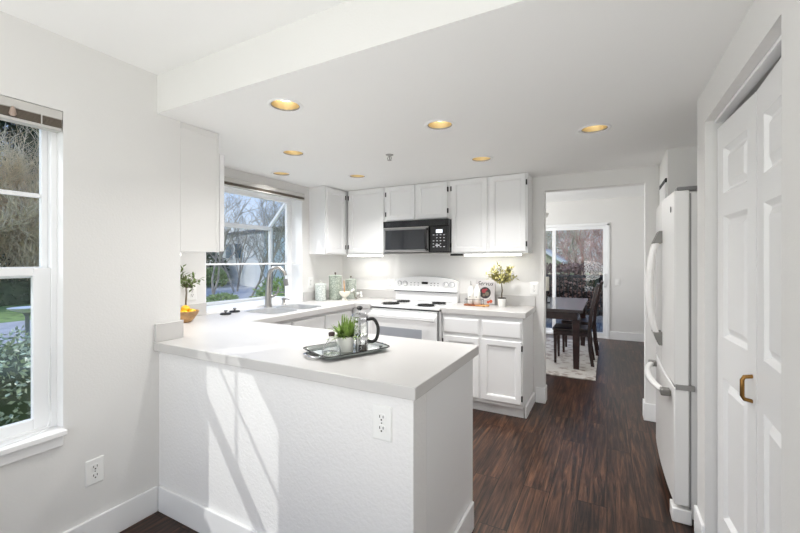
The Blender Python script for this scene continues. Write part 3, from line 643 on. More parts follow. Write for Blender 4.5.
for (bx_, by_, br_) in ((-1.965, 3.455, .088), (-1.945, 3.69, .074), (-1.575, 3.465, .088), (-1.53, 3.69, .074)):
    bn = part('drip_pan', MB().lathe([(br_ + .016, .931), (br_ + .018, .9335), (br_ + .008, .934), (br_ - .01, .9318)], (bx_, by_, 0), 28), M['chrome'], r, smooth=40)
    pts = []
    for k in range(73):
        a = k / 72 * 2 * PI * 3.2; rr = .018 + (br_ - .018) * k / 72; pts.append((bx_ + rr * math.cos(a), by_ + rr * math.sin(a), .940))
    part('coil', MB().tube(pts, .0062, 6), M['blackmatte'], bn, smooth=60)

# ------------------------------------------------------------------ fridge
f = thing('refrigerator', 'white french-door refrigerator with bottom freezer in its alcove', 'refrigerator', (.7, 2.9, 0))
FY0, FY1, FXF = 2.475, 3.33, .30
part('body', MB().box(.387, 1.12, FY0 + .01, FY1 - .01, .03, 1.735), M['fridge'], f, .006)
part('gasket', MB().box(.379, .387, FY0 + .012, FY1 - .012, .08, 1.73), M['fridge_side'], f)
def curved(y0, y1, z0, z1):
    n = 8; vs = []
    for zz in (z0, z1):
        for k in range(n + 1):
            y = y0 + (y1 - y0) * k / n; q = (y - FY0) / (FY1 - FY0); vs.append((FXF + .012 - .012 * math.sin(PI * q) ** .8, y, zz))
        vs += [(.3785, y1, zz), (.3785, y0, zz)]
    m_ = n + 3
    return MB().add(vs, [tuple(range(m_))[::-1], tuple(range(m_, 2 * m_))] + [(i, (i + 1) % m_, m_ + (i + 1) % m_, m_ + i) for i in range(m_)])
YM = 2.90
dA = part('door', curved(FY0, YM - .002, .722, 1.745), M['fridge'], f, .006)
dB = part('door', curved(YM + .002, FY1, .722, 1.745), M['fridge'], f, .006)
dF = part('freezer_drawer', curved(FY0, FY1, .095, .708), M['fridge'], f, .006)
part('split_seam', MB().box(.314, .372, FY0 + .004, FY1 - .004, .709, .721), M['fridge_side'], f)
def vhandle(par, y):
    pts = []; n = 12
    for k in range(n + 1):
        q = k / n; pts.append((FXF - .008 - .058 * math.sin(PI * q) ** .7, y, .87 + .675 * q))
    part('handle', MB().tube(pts, [.013] + [.0165] * (n - 1) + [.013], 10), M['fridge'], par, smooth=60)
    for z0_, z1_, q in ((.855, .935, 0), (1.485, 1.56, 1)):
        zt_, zb_ = (z1_, z0_) if q == 0 else (z0_, z1_)          # inner and outer end of the cap
        part('handle_cap', MB().hexa([(FXF - .018, y - .017, min(zb_, zt_)) if q == 0 else (FXF - .05, y - .017, zt_), (FXF + .004, y - .017, min(zb_, zt_)), (FXF + .004, y + .017, min(zb_, zt_)), (FXF - .018, y + .017, min(zb_, zt_)) if q == 0 else (FXF - .05, y + .017, zt_),
              (FXF - .05, y - .017, zt_) if q == 0 else (FXF - .018, y - .017, zb_), (FXF + .004, y - .017, max(zb_, zt_)), (FXF + .004, y + .017, max(zb_, zt_)), (FXF - .05, y + .017, zt_) if q == 0 else (FXF - .018, y + .017, zb_)]), M['capgrey'], par, .004, label='grey metal handle end')
vhandle(dA, YM - .035); vhandle(dB, YM + .04)
pts = [(FXF - .008 - .06 * math.sin(PI * k / 12) ** .6, 2.56 + .69 * k / 12, .655) for k in range(13)]
part('handle', MB().tube(pts, [.013] + [.0165] * 11 + [.013], 10), M['fridge'], dF, smooth=60)
for yy in (2.57, 3.24): part('handle_cap', MB().box(FXF - .04, FXF + .006, yy - .03, yy + .03, .638, .672), M['capgrey'], dF, .005, label='grey metal handle end')
part('badge', MB().lathe([(.017, 0), (.015, .003)], f=lambda x, y, z: (FXF + .0065 - z, 2.545 + x * .7, 1.655 + y), n=16), M['greytrim'], dA, smooth=40)
part('center_hinge', MB().box(.318, .40, FY0 - .006, FY0 + .03, .700, .728), M['silver'], f, .002)
part('hinge_cover', MB().box(.325, .46, FY0 + .004, FY0 + .07, 1.746, 1.766), M['greytrim'], f, .004)
part('hinge_cover', MB().box(.325, .46, FY1 - .07, FY1 - .004, 1.746, 1.766), M['greytrim'], f, .004)
part('foot', MB().box(.303, .39, FY0 + .0, FY0 + .09, 0.0, .075), M['fridge'], f, .006)
part('foot', MB().box(.33, .39, FY1 - .09, FY1 - .02, 0.0, .075), M['fridge'], f, .006)
part('kick_grille', MB().box(.36, .391, FY0 + .1, FY1 - .1, .012, .078), M['fridge_side'], f)
t = thing('wall_vent', 'small white wall grille with dark top slot beside fridge alcove', 'vent', (.385, 3.6, 1.76))
part('cover', MB().box(.380, .3895, 3.44, 3.78, 1.76, 1.955), M['trim'], t, .002)
part('slot', MB().box(.379, .3895, 3.43, 3.79, 1.956, 1.985), M['blackmatte'], t)

# ------------------------------------------------------------------ outlets and switches
def outlet(f, u, z, label, name='wall_outlet', cat='outlet', k=1.0):
    """f(u, z, d): d negative sticks out of the wall"""
    t = thing(name, label, cat, f(u, z, 0), group=None)
    part('cover_plate', MB().rings(f, (u - .038 * k, u + .038 * k, z - .06 * k, z + .06 * k), [(0, 0), (0, -.004), (.004, -.006)]), M['plate'], t)
    if cat == 'outlet':
        for dz in (-.021, .021):
            s_ = part('socket', MB().prism([(p[0] + u, p[1] + z + dz) for p in rrect(.034, .029, .011)], -.0059, -.0085, lambda a, b_, w_: f(a, b_, w_)), M['plate'], t)
            q = MB()
            for du in (-.0075, .0075): q.rings(f, (u + du - .0016, u + du + .0016, z + dz - .001, z + dz + .009), [(0, -.008), (0, -.009)])
            q.rings(f, (u - .003, u + .003, z + dz - .011, z + dz - .005), [(0, -.008), (0, -.009)])
            part('slot', q, M['slot'], s_)
        part('screw', MB().rings(f, (u - .002, u + .002, z - .002, z + .002), [(0, -.006), (0, -.0075)]), M['slot'], t)
    else:
        part('rocker', MB().rings(f, (u - .016, u + .016, z - .033, z + .033), [(0, -.0055), (0, -.009), (.003, -.010)]), M['plate'], t)
outlet(fXp(XL), .948, .358, 'white duplex outlet low on the nook wall')
outlet(fYm(1.2545), -.748, .766, 'white duplex outlet on the textured peninsula wall', k=1.1)
outlet(fYm(YW), -.625, 1.105, 'white duplex outlet between olive tree and doorway')
outlet(fYm(YW), -2.24, 1.10, 'white duplex outlet between canisters and range')
outlet(fXp(XK), 1.93, 1.12, 'white duplex outlet behind the lemon bowl plant')
outlet(fXp(XK), 3.33, 1.13, 'white duplex outlet behind the pale canister')
outlet(fYm(YFAR), .16, 1.0, 'white light switch on far wall beside the sliding door', 'light_switch', 'switch')

# ------------------------------------------------------------------ recessed lights, sprinkler
names = ['lit recessed can light nearest the soffit, its bulb showing', 'gold recessed can light between the soffit light and the garden window', 'gold recessed can light closest to the garden window', 'gold recessed can light by the corner cabinet and canisters',
         'gold recessed can light over the walkway past the peninsula end', 'gold recessed can light in front of the range-side cabinets', 'gold recessed can light on the fridge side of the ceiling']
r0 = None
for i, (x, y) in enumerate(CANS):
    if r0 is None:
        r0 = thing('recessed_light', names[0], 'light', (x, y, ZC), local=True, group='recessed can lights in the kitchen ceiling')
        part('trim_ring', MB().lathe([(.074, .003), (.074, -.004), (.078, -.0065), (.090, -.004), (.092, -.0005)], n=36, cap=False), M['trim'], r0, smooth=50, solid=False)
        part('baffle_ring', MB().lathe([(.0745, .001), (.0735, -.0035), (.0705, -.002), (.0715, .004)], n=36, cap=False), M['greytrim'], r0, smooth=50, solid=False)
        rf = part('reflector', MB().lathe([(.0755, -.002), (.072, .03), (.062, .075), (.050, .11), (.001, .111)], n=36, cap=False), M['gold'], r0, smooth=60, solid=False)
        part('bulb', MB().lathe([(.02, .09), (.034, .062), (.046, .042), (.040, .034), (.001, .031)], n=24, cap=False), M['bulb'], rf, smooth=60, solid=False)
    else: dup(r0, (x, y, ZC), 0, names[i])
    sl = bpy.data.lights.new('can_lamp', 'SPOT'); sl.energy = CAN_W[i]; sl.color = (1, .99, .975); sl.spot_size = math.radians(132); sl.spot_blend = 1.0; sl.shadow_soft_size = .02
    so = bpy.data.objects.new('can_lamp', sl); C.objects.link(so); so.location = (x, y, ZC + .027)
t = thing('sprinkler_head', 'small chrome fire sprinkler on the kitchen ceiling', 'sprinkler', (-1.47, 2.57, ZC))
part('escutcheon', MB().lathe([(.03, -.0005), (.028, -.006), (.012, -.009)], (-1.47, 2.57, ZC), 20), M['silver'], t, smooth=40)
part('body', MB().lathe([(.008, -.009), (.008, -.02), (.005, -.022), (.005, -.04), (.016, -.042), (.016, -.045)], (-1.47, 2.57, ZC), 14), M['silver'], t, smooth=40)
part('yoke', MB().tube([(-1.484, 2.57, ZC - .018), (-1.488, 2.57, ZC - .03), (-1.478, 2.57, ZC - .042)], .0025, 6).tube([(-1.456, 2.57, ZC - .018), (-1.452, 2.57, ZC - .03), (-1.462, 2.57, ZC - .042)], .0025, 6), M['silver'], t)

# ------------------------------------------------------------------ plants helpers
def leaf_quad(mb, p, d, up, ln, wd):
    d = Vector(d).normalized(); s_ = d.cross(Vector(up)); s_ = s_.normalized() if s_.length > 1e-5 else d.orthogonal().normalized(); nn = s_.cross(d)
    p = Vector(p); m_ = p + d * ln * .5 + nn * ln * .06
    mb.add([p, m_ + s_ * wd / 2, p + d * ln, m_ - s_ * wd / 2], [(0, 1, 2), (0, 2, 3)])
def rdir(R, zmin=-1.0):
    while True:
        v = Vector((R.uniform(-1, 1), R.uniform(-1, 1), R.uniform(-1, 1)))
        if .05 < v.length < 1 and v.z > zmin: return v.normalized()

# ------------------------------------------------------------------ tray set on the peninsula
TA = math.atan2(.918, .397); TX, TY = -1.128, 1.55
t = thing('serving_tray', 'mirrored serving tray with chrome handles on the peninsula', 'tray', (TX, TY, CT), local=True, rotz=TA)
vs = []; lv = [(.30, .20, .010), (.335, .235, .011), (.36, .255, .022), (.364, .259, .022), (.338, .238, .008), (.30, .2, .007)]
fs = []
for ww, hh, z in lv: vs += [(p[0], p[1], z) for p in rrect(ww, hh, .035)]
for i in range(len(lv) - 1):
    for k in range(28): fs.append((i * 28 + k, i * 28 + (k + 1) % 28, (i + 1) * 28 + (k + 1) % 28, (i + 1) * 28 + k))
fs += [tuple(range(28))[::-1], tuple(range(5 * 28, 6 * 28))]
part('pan', MB().add(vs, fs), M['mirror'], t, smooth=40)
part('rim', MB().tube([(p[0], p[1], .0225) for p in rrect(.364, .259, .035)] + [(.182, .0945, .0225)], .002, 6), M['blackmatte'], t, smooth=50)
for sg in (-1, 1): part('handle', MB().tube([(sg * .16, -.055, .012), (sg * .19, -.055, .010), (sg * .207, -.04, .012), (sg * .212, 0, .013), (sg * .207, .04, .012), (sg * .19, .055, .010), (sg * .16, .055, .012)], .006, 8), M['chrome'], t, smooth=50)
for sx_ in (-1, 1):
    for sy_ in (-1, 1): part('foot', MB().lathe([(.008, 0), (.01, .007)], (sx_ * .12, sy_ * .07, 0), 12), M['chrome'], t)
TZ = CT + .0112
def ltray(px, py): return (px, py, TZ)
v = thing('glass_bottle', 'round clear glass bottle with dark collar on the tray', 'bottle', (-1.112, 1.41, TZ))
part('bottle', MB().lathe([(.034, 0), (.042, .006), (.044, .022), (.036, .045), (.02, .068), (.011, .085), (.0095, .1), (.0085, .1), (.01, .085), (.018, .069), (.034, .046), (.042, .022), (.04, .008), (.001, .005)], (-1.112, 1.41, TZ), 28), M['clear'], v, smooth=60)
part('collar', MB().lathe([(.0135, .092), (.0145, .098), (.0145, .106), (.011, .11)], (-1.112, 1.41, TZ), 18), mat('dark_bronze', S(70, 60, 58), .35, metal=.8), v, smooth=50)
p = thing('potted_plant', 'white pot of spiky green leaves on the tray', 'plant', (-1.112, 1.515, TZ))
px_, py_ = -1.112, 1.515
part('pot', MB().lathe([(.035, 0), (.038, .004), (.041, .078), (.038, .078), (.037, .068), (.001, .068)], (px_, py_, TZ), 28), M['ceramic'], p, smooth=40)
part('rim', MB().lathe([(.0412, .074), (.0425, .078), (.038, .079), (.037, .071)], (px_, py_, TZ), 28), M['blackmatte'], p, smooth=40)
R = random.Random(4); b = MB()
for k in range(120):
    a = R.uniform(0, 2 * PI); tilt = R.uniform(.1, 1.35); base_ = Vector((px_ + R.uniform(-.026, .026), py_ + R.uniform(-.026, .026), TZ + .067))
    d = Vector((math.cos(a) * math.sin(tilt), math.sin(a) * math.sin(tilt), math.cos(tilt))); ln = R.uniform(.07, .125)
    side = d.cross(Vector((0, 0, 1))).normalized(); q = []
    for s_ in range(5):
        u = s_ / 4; pos = base_ + d * ln * u + Vector((0, 0, -ln * .35 * u * u * math.sin(tilt))); wd = .0065 * (1 - u) ** .6 + .0008
        q += [pos + side * wd, pos - side * wd]
    b.add(q, [(2 * s_, 2 * s_ + 1, 2 * s_ + 3, 2 * s_ + 2) for s_ in range(4)])
part('leaves', b, M['leaf'], p, solid=False)
fp = thing('french_press', 'glass and steel french press with black handle on the tray', 'french press', (-1.106, 1.628, TZ))
fx, fy = -1.106, 1.628
part('beaker', MB().lathe([(.036, .012), (.038, .014), (.038, .15), (.0365, .15), (.0365, .016)], (fx, fy, TZ), 28, cap=False), M['clear'], fp, smooth=50, solid=False)
fr_ = part('frame', MB().lathe([(.04, 0), (.042, .004), (.0405, .022), (.039, .022)], (fx, fy, TZ), 28), M['chrome'], fp, smooth=40)
b = MB()
for k in range(4):
    a = .5 + k * PI / 2; b.tube([(fx + .0405 * math.cos(a), fy + .0405 * math.sin(a), TZ + .02), (fx + .0405 * math.cos(a), fy + .0405 * math.sin(a), TZ + .148)], .003, 6)
b.lathe([(.0385, .128), (.0415, .128), (.0415, .142), (.0385, .142)], (fx, fy, TZ), 28); part('band', b, M['chrome'], fr_, smooth=40)
part('lid', MB().lathe([(.043, .150), (.044, .155), (.034, .168), (.012, .172), (.004, .173)], (fx, fy, TZ), 28), M['chrome'], fp, smooth=40)
pl_ = part('plunger', MB().lathe([(.003, .05), (.003, .186)], (fx, fy, TZ), 10).lathe([(.034, .045), (.035, .05), (.034, .055)], (fx, fy, TZ), 24), M['chrome'], fp, smooth=40)
part('plunger_knob', MB().lathe([(.006, .184), (.014, .192), (.016, .2), (.010, .206)], (fx, fy, TZ), 18), M['black'], pl_, smooth=50)
hx, hy = .86, .51
part('handle', MB().tube(smoothed([(fx + .038 * hx, fy + .038 * hy, TZ + .138), (fx + .07 * hx, fy + .07 * hy, TZ + .14), (fx + .09 * hx, fy + .09 * hy, TZ + .11), (fx + .094 * hx, fy + .094 * hy, TZ + .075), (fx + .085 * hx, fy + .085 * hy, TZ + .04), (fx + .065 * hx, fy + .065 * hy, TZ + .026), (fx + .038 * hx, fy + .038 * hy, TZ + .03)]), [.0085] * 25, 10), M['black'], fp, smooth=60)
def shaker_pot(x, y, label, fill, r_, h_):
    t = thing('spice_shaker', label, 'shaker', (x, y, TZ))
    part('jar', MB().lathe([(r_ * .95, 0), (r_, .003), (r_, h_), (r_ - .002, h_), (r_ - .002, .004), (.001, .004)], (x, y, TZ), 22), M['clear'], t, smooth=40)
    part('contents', MB().lathe([(r_ - .003, .005), (r_ - .003, h_ * .55), (.001, h_ * .6)], (x, y, TZ), 18), fill, t, smooth=40)
    part('cap', MB().lathe([(r_ + .001, h_ - .002), (r_ + .0015, h_ + .012), (r_ * .6, h_ + .024), (.003, h_ + .027)], (x, y, TZ), 22), M['chrome'], t, smooth=40)
shaker_pot(-1.026, 1.535, 'glass pepper shaker with chrome cap beside the french press', M['pepper'], .022, .062)
t = thing('pepper_grinder', 'slim steel grinder between the potted plant and the shaker', 'grinder', (-1.062, 1.552, TZ))
part('body', MB().lathe([(.0115, 0), (.012, .003), (.012, .062), (.009, .064)], (-1.062, 1.552, TZ), 18), M['silver'], t, smooth=40)
part('cap', MB().lathe([(.012, .0645), (.0125, .078), (.007, .085), (.002, .086)], (-1.062, 1.552, TZ), 18), M['chrome'], t, smooth=40)

# ------------------------------------------------------------------ corner canisters and bowl
def canister(x, y, r_, h_, m_, label, knobm):
    t = thing('canister', label, 'canister', (x, y, CT), group=None)
    part('jar', MB().lathe([(r_ * .96, 0), (r_, .004), (r_, h_ - .002)], (x, y, CT), 32), m_, t, smooth=40)
    l_ = part('lid', MB().lathe([(r_ + .002, h_ - .002), (r_ + .003, h_ + .006), (r_ * .9, h_ + .012), (r_ * .3, h_ + .018), (.008, h_ + .019)], (x, y, CT), 32), m_, t, smooth=40)
    part('knob', MB().lathe([(.006, h_ + .018), (.005, h_ + .03), (.011, h_ + .038), (.009, h_ + .048), (.002, h_ + .05)], (x, y, CT), 16), knobm, l_, smooth=50)
darkknob = mat('bronze_knob', S(84, 70, 58), .4, metal=.6)
canister(-2.825, 3.385, .062, .175, M['canwhite'], 'short pale white-green canister closest to the window', M['ceramic'])
canister(-2.755, 3.56, .074, .262, M['cangreen'], 'tall sage green embossed canister in the worktop corner', darkknob)
canister(-2.66, 3.735, .064, .215, M['cangreen2'], 'medium grey-green canister behind the white footed bowl', darkknob)
t = thing('footed_bowl', 'small white footed bowl in front of the canisters', 'bowl', (-2.585, 3.51, CT))
part('bowl', MB().lathe([(.035, 0), (.036, .006), (.02, .02), (.018, .034), (.04, .05), (.06, .075), (.066, .1), (.062, .1), (.055, .077), (.036, .056), (.001, .05)], (-2.585, 3.51, CT), 30), M['cream'], t, smooth=50)
solo('wooden_spoon', MB().tube([(-2.585, 3.515, CT + .056), (-2.60, 3.525, CT + .12), (-2.615, 3.535, CT + .22)], [.007, .005, .005], 8), M['wood'], 'thin wooden stick standing in the white footed bowl', 'spoon', smooth=50)
t = thing('cotton_stem', 'white cotton ball sprig beside the footed bowl', 'flower', (-2.52, 3.62, CT))
b = MB(); cb_ = []
for (dx, dy, dz) in ((-.03, .0, .10), (.03, .02, .075), (.075, .03, .045), (.0, -.01, .115), (.09, .0, .08)):
    cb_.append((-2.52 + dx, 3.6 + dy, CT + dz)); b.tube([(-2.52, 3.63, CT + .003), (-2.52 + dx * .5, 3.62 + dy, CT + dz * .6), cb_[-1]], .002, 5)
part('stem', b, M['bark'], t)
for q in cb_: part('boll', MB().ball(q, .016, 8), M['ceramic'], t, smooth=60)

# ------------------------------------------------------------------ lemon bowl and topiary near wall end
bx_, by_ = -2.70, 1.735
t = thing('fruit_bowl', 'wooden bowl of lemons at the wall end of the worktop', 'bowl', (bx_, by_, CT))
part('bowl', MB().lathe([(.034, 0), (.038, .004), (.06, .03), (.082, .062), (.088, .082), (.083, .082), (.076, .062), (.055, .034), (.001, .012)], (bx_, by_, CT), 30), M['bowlwood'], t, smooth=50)
R = random.Random(2)
for k, (dx, dy, dz) in enumerate(((-.035, -.02, .065), (.03, -.03, .065), (.0, .04, .067), (.005, -.005, .098), (-.045, .03, .072), (.045, .02, .072))):
    a = R.uniform(0, PI)
    def lf(x, y, z, c=(bx_ + dx, by_ + dy, CT + dz), a=a): return (c[0] + z * math.cos(a) - y * math.sin(a), c[1] + z * math.sin(a) + y * math.cos(a), c[2] + x)
    lm = MB().lathe([(.002, -.037), (.006, -.033), (.02, -.022), (.027, 0), (.02, .022), (.006, .032), (.002, .036)], n=14, f=lf)
    solo('lemon', lm, M['lemon'], ['yellow lemon at the bowl edge by the wall end', 'yellow lemon at the front rim of the wooden bowl', 'yellow lemon at the back rim of the wooden bowl', 'yellow lemon on top of the pile in the wooden bowl', 'yellow lemon tucked at the window-wall rim of the bowl', 'yellow lemon at the sink-side rim of the wooden bowl'][k], 'lemon', 'lemons in the wooden bowl', smooth=60)
def topiary(x, y, z0, label, pot_r, pot_h, trunk_h, rad, mleaf, nleaf, seed, leafsz, flat=1.0, pm=None):
    R = random.Random(seed); t = thing('potted_tree', label, 'plant', (x, y, z0))
    part('pot', MB().lathe([(pot_r * .82, 0), (pot_r * .85, .003), (pot_r, pot_h), (pot_r * .93, pot_h), (pot_r * .9, pot_h - .012), (.001, pot_h - .012)], (x, y, z0), 26), pm or M['ceramic'], t, smooth=40)
    part('soil', MB().lathe([(pot_r * 1.01, pot_h - .001), (pot_r * 1.0, pot_h + .006), (.001, pot_h + .008)], (x, y, z0), 22), M['soil'], t)
    tr = [(x, y, z0 + pot_h)]
    for k in range(1, 5): tr.append((x + R.uniform(-.006, .006), y + R.uniform(-.006, .006), z0 + pot_h + trunk_h * k / 4))
    tk = MB().tube(tr, [.007, .006, .006, .005, .004], 7); lv = MB(); c = Vector(tr[-1]) + Vector((0, 0, rad * .55 * flat))
    for k in range(12):
        d = rdir(R, -.35); e = c + Vector((d.x * rad, d.y * rad, d.z * rad * flat)) * R.uniform(.65, 1); mid = (Vector(tr[-1]) + e) / 2 + rdir(R) * .012
        tk.tube([tr[-1], mid, e], [.0035, .0025, .001], 5)
        for j in range(nleaf // 12):
            q = R.uniform(.3, 1.05); pos = Vector(tr[-1]).lerp(mid, q * 2) if q < .5 else mid.lerp(e, q * 2 - 1)
            leaf_quad(lv, pos + rdir(R) * rad * .1, rdir(R, -.5), (0, 0, 1), leafsz * R.uniform(.7, 1.2), leafsz * .42)
    part('trunk', tk, M['bark'], t, smooth=50); part('leaves', lv, mleaf, t, solid=False)
topiary(-2.815, 1.815, CT, 'small leafy tree standing behind the lemon bowl', .04, .07, .17, .12, M['leafdark'], 120, 7, .05)
topiary(-.898, 3.76, CT, 'little olive tree in white pot under the wall cabinet', .04, .08, .155, .135, M['olive'], 420, 11, .048, 1.0)

# ------------------------------------------------------------------ items beside the range
t = thing('wooden_board', 'round-edged wooden tray under the two white bottles', 'tray', (-1.165, 3.73, CT))
part('board', MB().prism([(p[0] - 1.165, p[1] + 3.735) for p in rrect(.19, .13, .03)], CT, CT + .012), M['board'], t, .002)
rk = MB()
for z in (.062,):
    rk.tube([(p[0] - 1.165, p[1] + 3.735, CT + z) for p in rrect(.17, .1, .02)] + [(-1.165 + .085, 3.735 + .03, CT + z)], .0022, 6)
for (dx, dy) in ((-.085, -.03), (-.085, .03), (.085, -.03), (.085, .03), (0, -.05), (0, .05)): rk.tube([(-1.165 + dx, 3.735 + dy, CT + .0125), (-1.165 + dx, 3.735 + dy, CT + .06)], .0022, 6)
part('wire_rail', rk, M['blackmatte'], t)
def bottle(x, y, label, ch):
    t = thing('oil_bottle', label, 'bottle', (x, y, CT + .0125)); z = CT + .0125
    part('body', MB().lathe([(.029, 0), (.033, .004), (.033, .12), (.028, .148), (.0135, .172), (.0125, .185)], (x, y, z), 26), M['ceramic'], t, smooth=45)
    part('label_mark', MB().prism([(x - .006, z + .07), (x + .006, z + .07), (x + .006, z + .078), (x - .006, z + .078)], y - .0322, y - .0338, lambda a, b_, w_: (a, w_, b_)), M['greytrim'], t)
    if ch:
        part('pourer', MB().lathe([(.0125, .185), (.0125, .192), (.007, .196), (.005, .22), (.004, .232)], (x, y, z), 14), M['silver'], t, smooth=40)
    else: part('stopper', MB().lathe([(.0125, .185), (.013, .195), (.008, .199)], (x, y, z), 14), M['ceramic'], t, smooth=40)
bottle(-1.20, 3.735, 'white bottle with metal pourer on the wooden tray', True)
bottle(-1.135, 3.735, 'white bottle without pourer standing against the cookbook', False)
bk = thing('cookbook', 'grey cookbook with bowl photo leaning on the backsplash', 'book', (-1.075, 3.878, CT), local=True)
tl = -.15
rot = lambda x, y, z: (x, y * math.cos(tl) - z * math.sin(tl) * 1.0, z * math.cos(tl) + y * math.sin(tl))
def rb(mb): mb.v = [(x, y * math.cos(tl) - z * math.sin(tl), y * math.sin(tl) + z * math.cos(tl)) for x, y, z in mb.v]; return mb
W_, H_ = .2, .245
bk.location = (-1.092, 3.863, CT + .003)
part('cover', rb(MB().box(-W_ / 2, W_ / 2, -.014, -.0115, 0, H_).box(-W_ / 2, W_ / 2, .0, .0025, 0, H_).box(-W_ / 2, -W_ / 2 + .003, -.0115, 0, 0, H_)), mat('grey_cover_print', S(196, 192, 192), .35), bk)
part('pages', rb(MB().box(-W_ / 2 + .003, W_ / 2 - .004, -.0114, -.0001, .003, H_ - .003)), M['ceramic'], bk)
fb = lambda cx, cz, dd: (lambda x, y, z: (cx + x, -.0141 - z - dd, cz + y))
part('printed_bowl', rb(MB().lathe([(.058, 0), (.057, .0006), (.001, .0007)], n=32, f=fb(.0, .115, 0))), mat('print_charcoal', S(52, 48, 50), .4), bk)
part('printed_food', rb(MB().lathe([(.022, 0), (.001, .0004)], n=14, f=fb(-.014, .132, .0008)).lathe([(.011, 0), (.001, .0004)], n=10, f=fb(.012, .148, .0008))), mat('print_red', S(158, 58, 66), .4), bk)
part('printed_food', rb(MB().lathe([(.022, 0), (.001, .0004)], n=14, f=fb(.02, .105, .0008)).lathe([(.014, 0), (.001, .0004)], n=10, f=fb(-.012, .09, .0008))), mat('print_olive', S(120, 112, 96), .4), bk)
part('printed_plate', rb(MB().tube([(.062 * math.cos(a), -.0148, .105 + .058 * math.sin(a)) for a in [PI * 1.08 + k * PI * .84 / 14 for k in range(15)]], .004, 6)), M['ceramic'], bk)
part('printed_fruit', rb(MB().lathe([(.017, 0), (.001, .0004)], n=14, f=fb(.062, .03, 0)).lathe([(.014, 0), (.001, .0004)], n=14, f=fb(.035, .022, .0003))), mat('print_orange', S(196, 88, 52), .4), bk)
cu = bpy.data.curves.new('title', 'FONT'); cu.body = 'Servus'; cu.size = .062; cu.shear = .35; cu.extrude = .0006; cu.align_x = 'CENTER'; cu.space_character = .98
tmp = bpy.data.objects.new('title', cu); C.objects.link(tmp); bpy.context.view_layer.update()
tme = bpy.data.meshes.new_from_object(tmp.evaluated_get(bpy.context.evaluated_depsgraph_get())); bpy.data.objects.remove(tmp)
to = bpy.data.objects.new('title', tme); C.objects.link(to); to.parent = bk; tme.materials.clear(); tme.materials.append(M['blackmatte'])
to.rotation_euler = (PI / 2 + tl, 0, 0); to.location = rot(-.004, -.0146, .19)
t = thing('serving_utensil', 'pair of light wooden salad servers lying by the wooden tray', 'utensil', (-1.06, 3.68, CT))
def spoon(x0, y0, x1, y1, z):
    p0, p1 = Vector((x0, y0, z)), Vector((x1, y1, z)); d = (p1 - p0)
    return MB().tube([p0, p0 + d * .15, p0 + d * .3, p0 + d * .4, p1], [.004, .013, .011, .005, .005], 8)
part('spoon', spoon(-1.02, 3.64, -1.13, 3.655, CT + .011), M['wood'], t, smooth=50)
part('fork', spoon(-1.0, 3.69, -1.07, 3.60, CT + .0135), M['wood'], t, smooth=50)

# ------------------------------------------------------------------ dining room
solo('area_rug', MB().box(-2.3, -.115, 4.93, 7.25, .0005, .012), M['rug'], 'grey patterned rug under the dining table', 'rug', bevel=.003)
RZ = .0125
t = thing('dining_table', 'dark espresso dining table with glossy top', 'table', (-.78, 6.08, RZ))
part('tabletop', MB().box(-1.27, -.262, 5.24, 6.93, .725, .762), M['tabletop'], t, .004)
part('apron', MB().box(-1.2, -.33, 5.30, 6.87, .625, .7245), M['espresso'], t, .003)
for lx in (-1.235, -.385):
    for ly in (5.285, 6.795):
        if True:
            x0, x1, y0, y1 = lx, lx + .09, ly, ly + .09
            part('leg', MB().hexa([(x0 + .012, y0 + .012, RZ), (x1 - .012, y0 + .012, RZ), (x1 - .012, y1 - .012, RZ), (x0 + .012, y1 - .012, RZ), (x0, y0, .624), (x1, y0, .624), (x1, y1, .624), (x0, y1, .624)]), M['espresso'], t, .003)
ch = thing('dining_chair', 'dark dining chair closest to the doorway, leather seat', 'chair', (-.41, 5.72, RZ), local=True, group='dining chairs beside the table')
wd_ = .20
part('seat', MB().prism([(-.235, -.215), (.2, -.2), (.2, .2), (-.235, .215)], .432, .472), M['leather'], ch, .016, seg=3)
part('seat_frame', MB().prism([(-.222, -.205), (.2, -.19), (.2, .19), (-.222, .205)], .375, .4315), M['espresso'], ch, .003)
for sg in (-1, 1):
    part('leg', MB().hexa([(-.21, sg * .2 - .016, 0), (-.182, sg * .2 - .016, 0), (-.182, sg * .2 + .016, 0), (-.21, sg * .2 + .016, 0), (-.22, sg * .19 - .02, .3745), (-.178, sg * .19 - .02, .3745), (-.178, sg * .19 + .02, .3745), (-.22, sg * .19 + .02, .3745)]), M['espresso'], ch, .002)
    prof = [(.245, 0), (.215, .2), (.2, .42), (.215, .6), (.245, .8), (.29, 1.0), (.305, 1.045)]
    b = MB(); q = []
    for (x, z) in prof: q += [(x - .016, sg * .19 - .014, z), (x + .024, sg * .19 - .014, z), (x + .024, sg * .19 + .014, z), (x - .016, sg * .19 + .014, z)]
    fs = [(3, 2, 1, 0)] + [(i * 4 + k, i * 4 + (k + 1) % 4, i * 4 + 4 + (k + 1) % 4, i * 4 + 4 + k) for i in range(6) for k in range(4)] + [(24, 25, 26, 27)]
    part('back_post', b.add(q, fs), M['espresso'], ch, .003)
tr_ = part('top_rail', MB().prism([(.255, .93), (.28, .93), (.325, 1.06), (.297, 1.06)], -.175, .175, lambda u, v_, w_: (u, w_, v_)), M['espresso'], ch, .003)
part('lower_rail', MB().prism([(.205, .56), (.228, .56), (.236, .61), (.212, .61)], -.175, .175, lambda u, v_, w_: (u, w_, v_)), M['espresso'], ch, .003)
for k in range(5):
    y = -.13 + k * .065
    part('slat', MB().prism([(.214, .61), (.226, .61), (.25, .80), (.272, .93), (.258, .93), (.237, .80)], y - .014, y + .014, lambda u, v_, w_: (u, w_, v_)), M['espresso'], ch)
dup(ch, (-.37, 6.40, RZ), 0, 'dark dining chair nearer the sliding door, behind the other chair')
cx, cy = -.775, 5.95
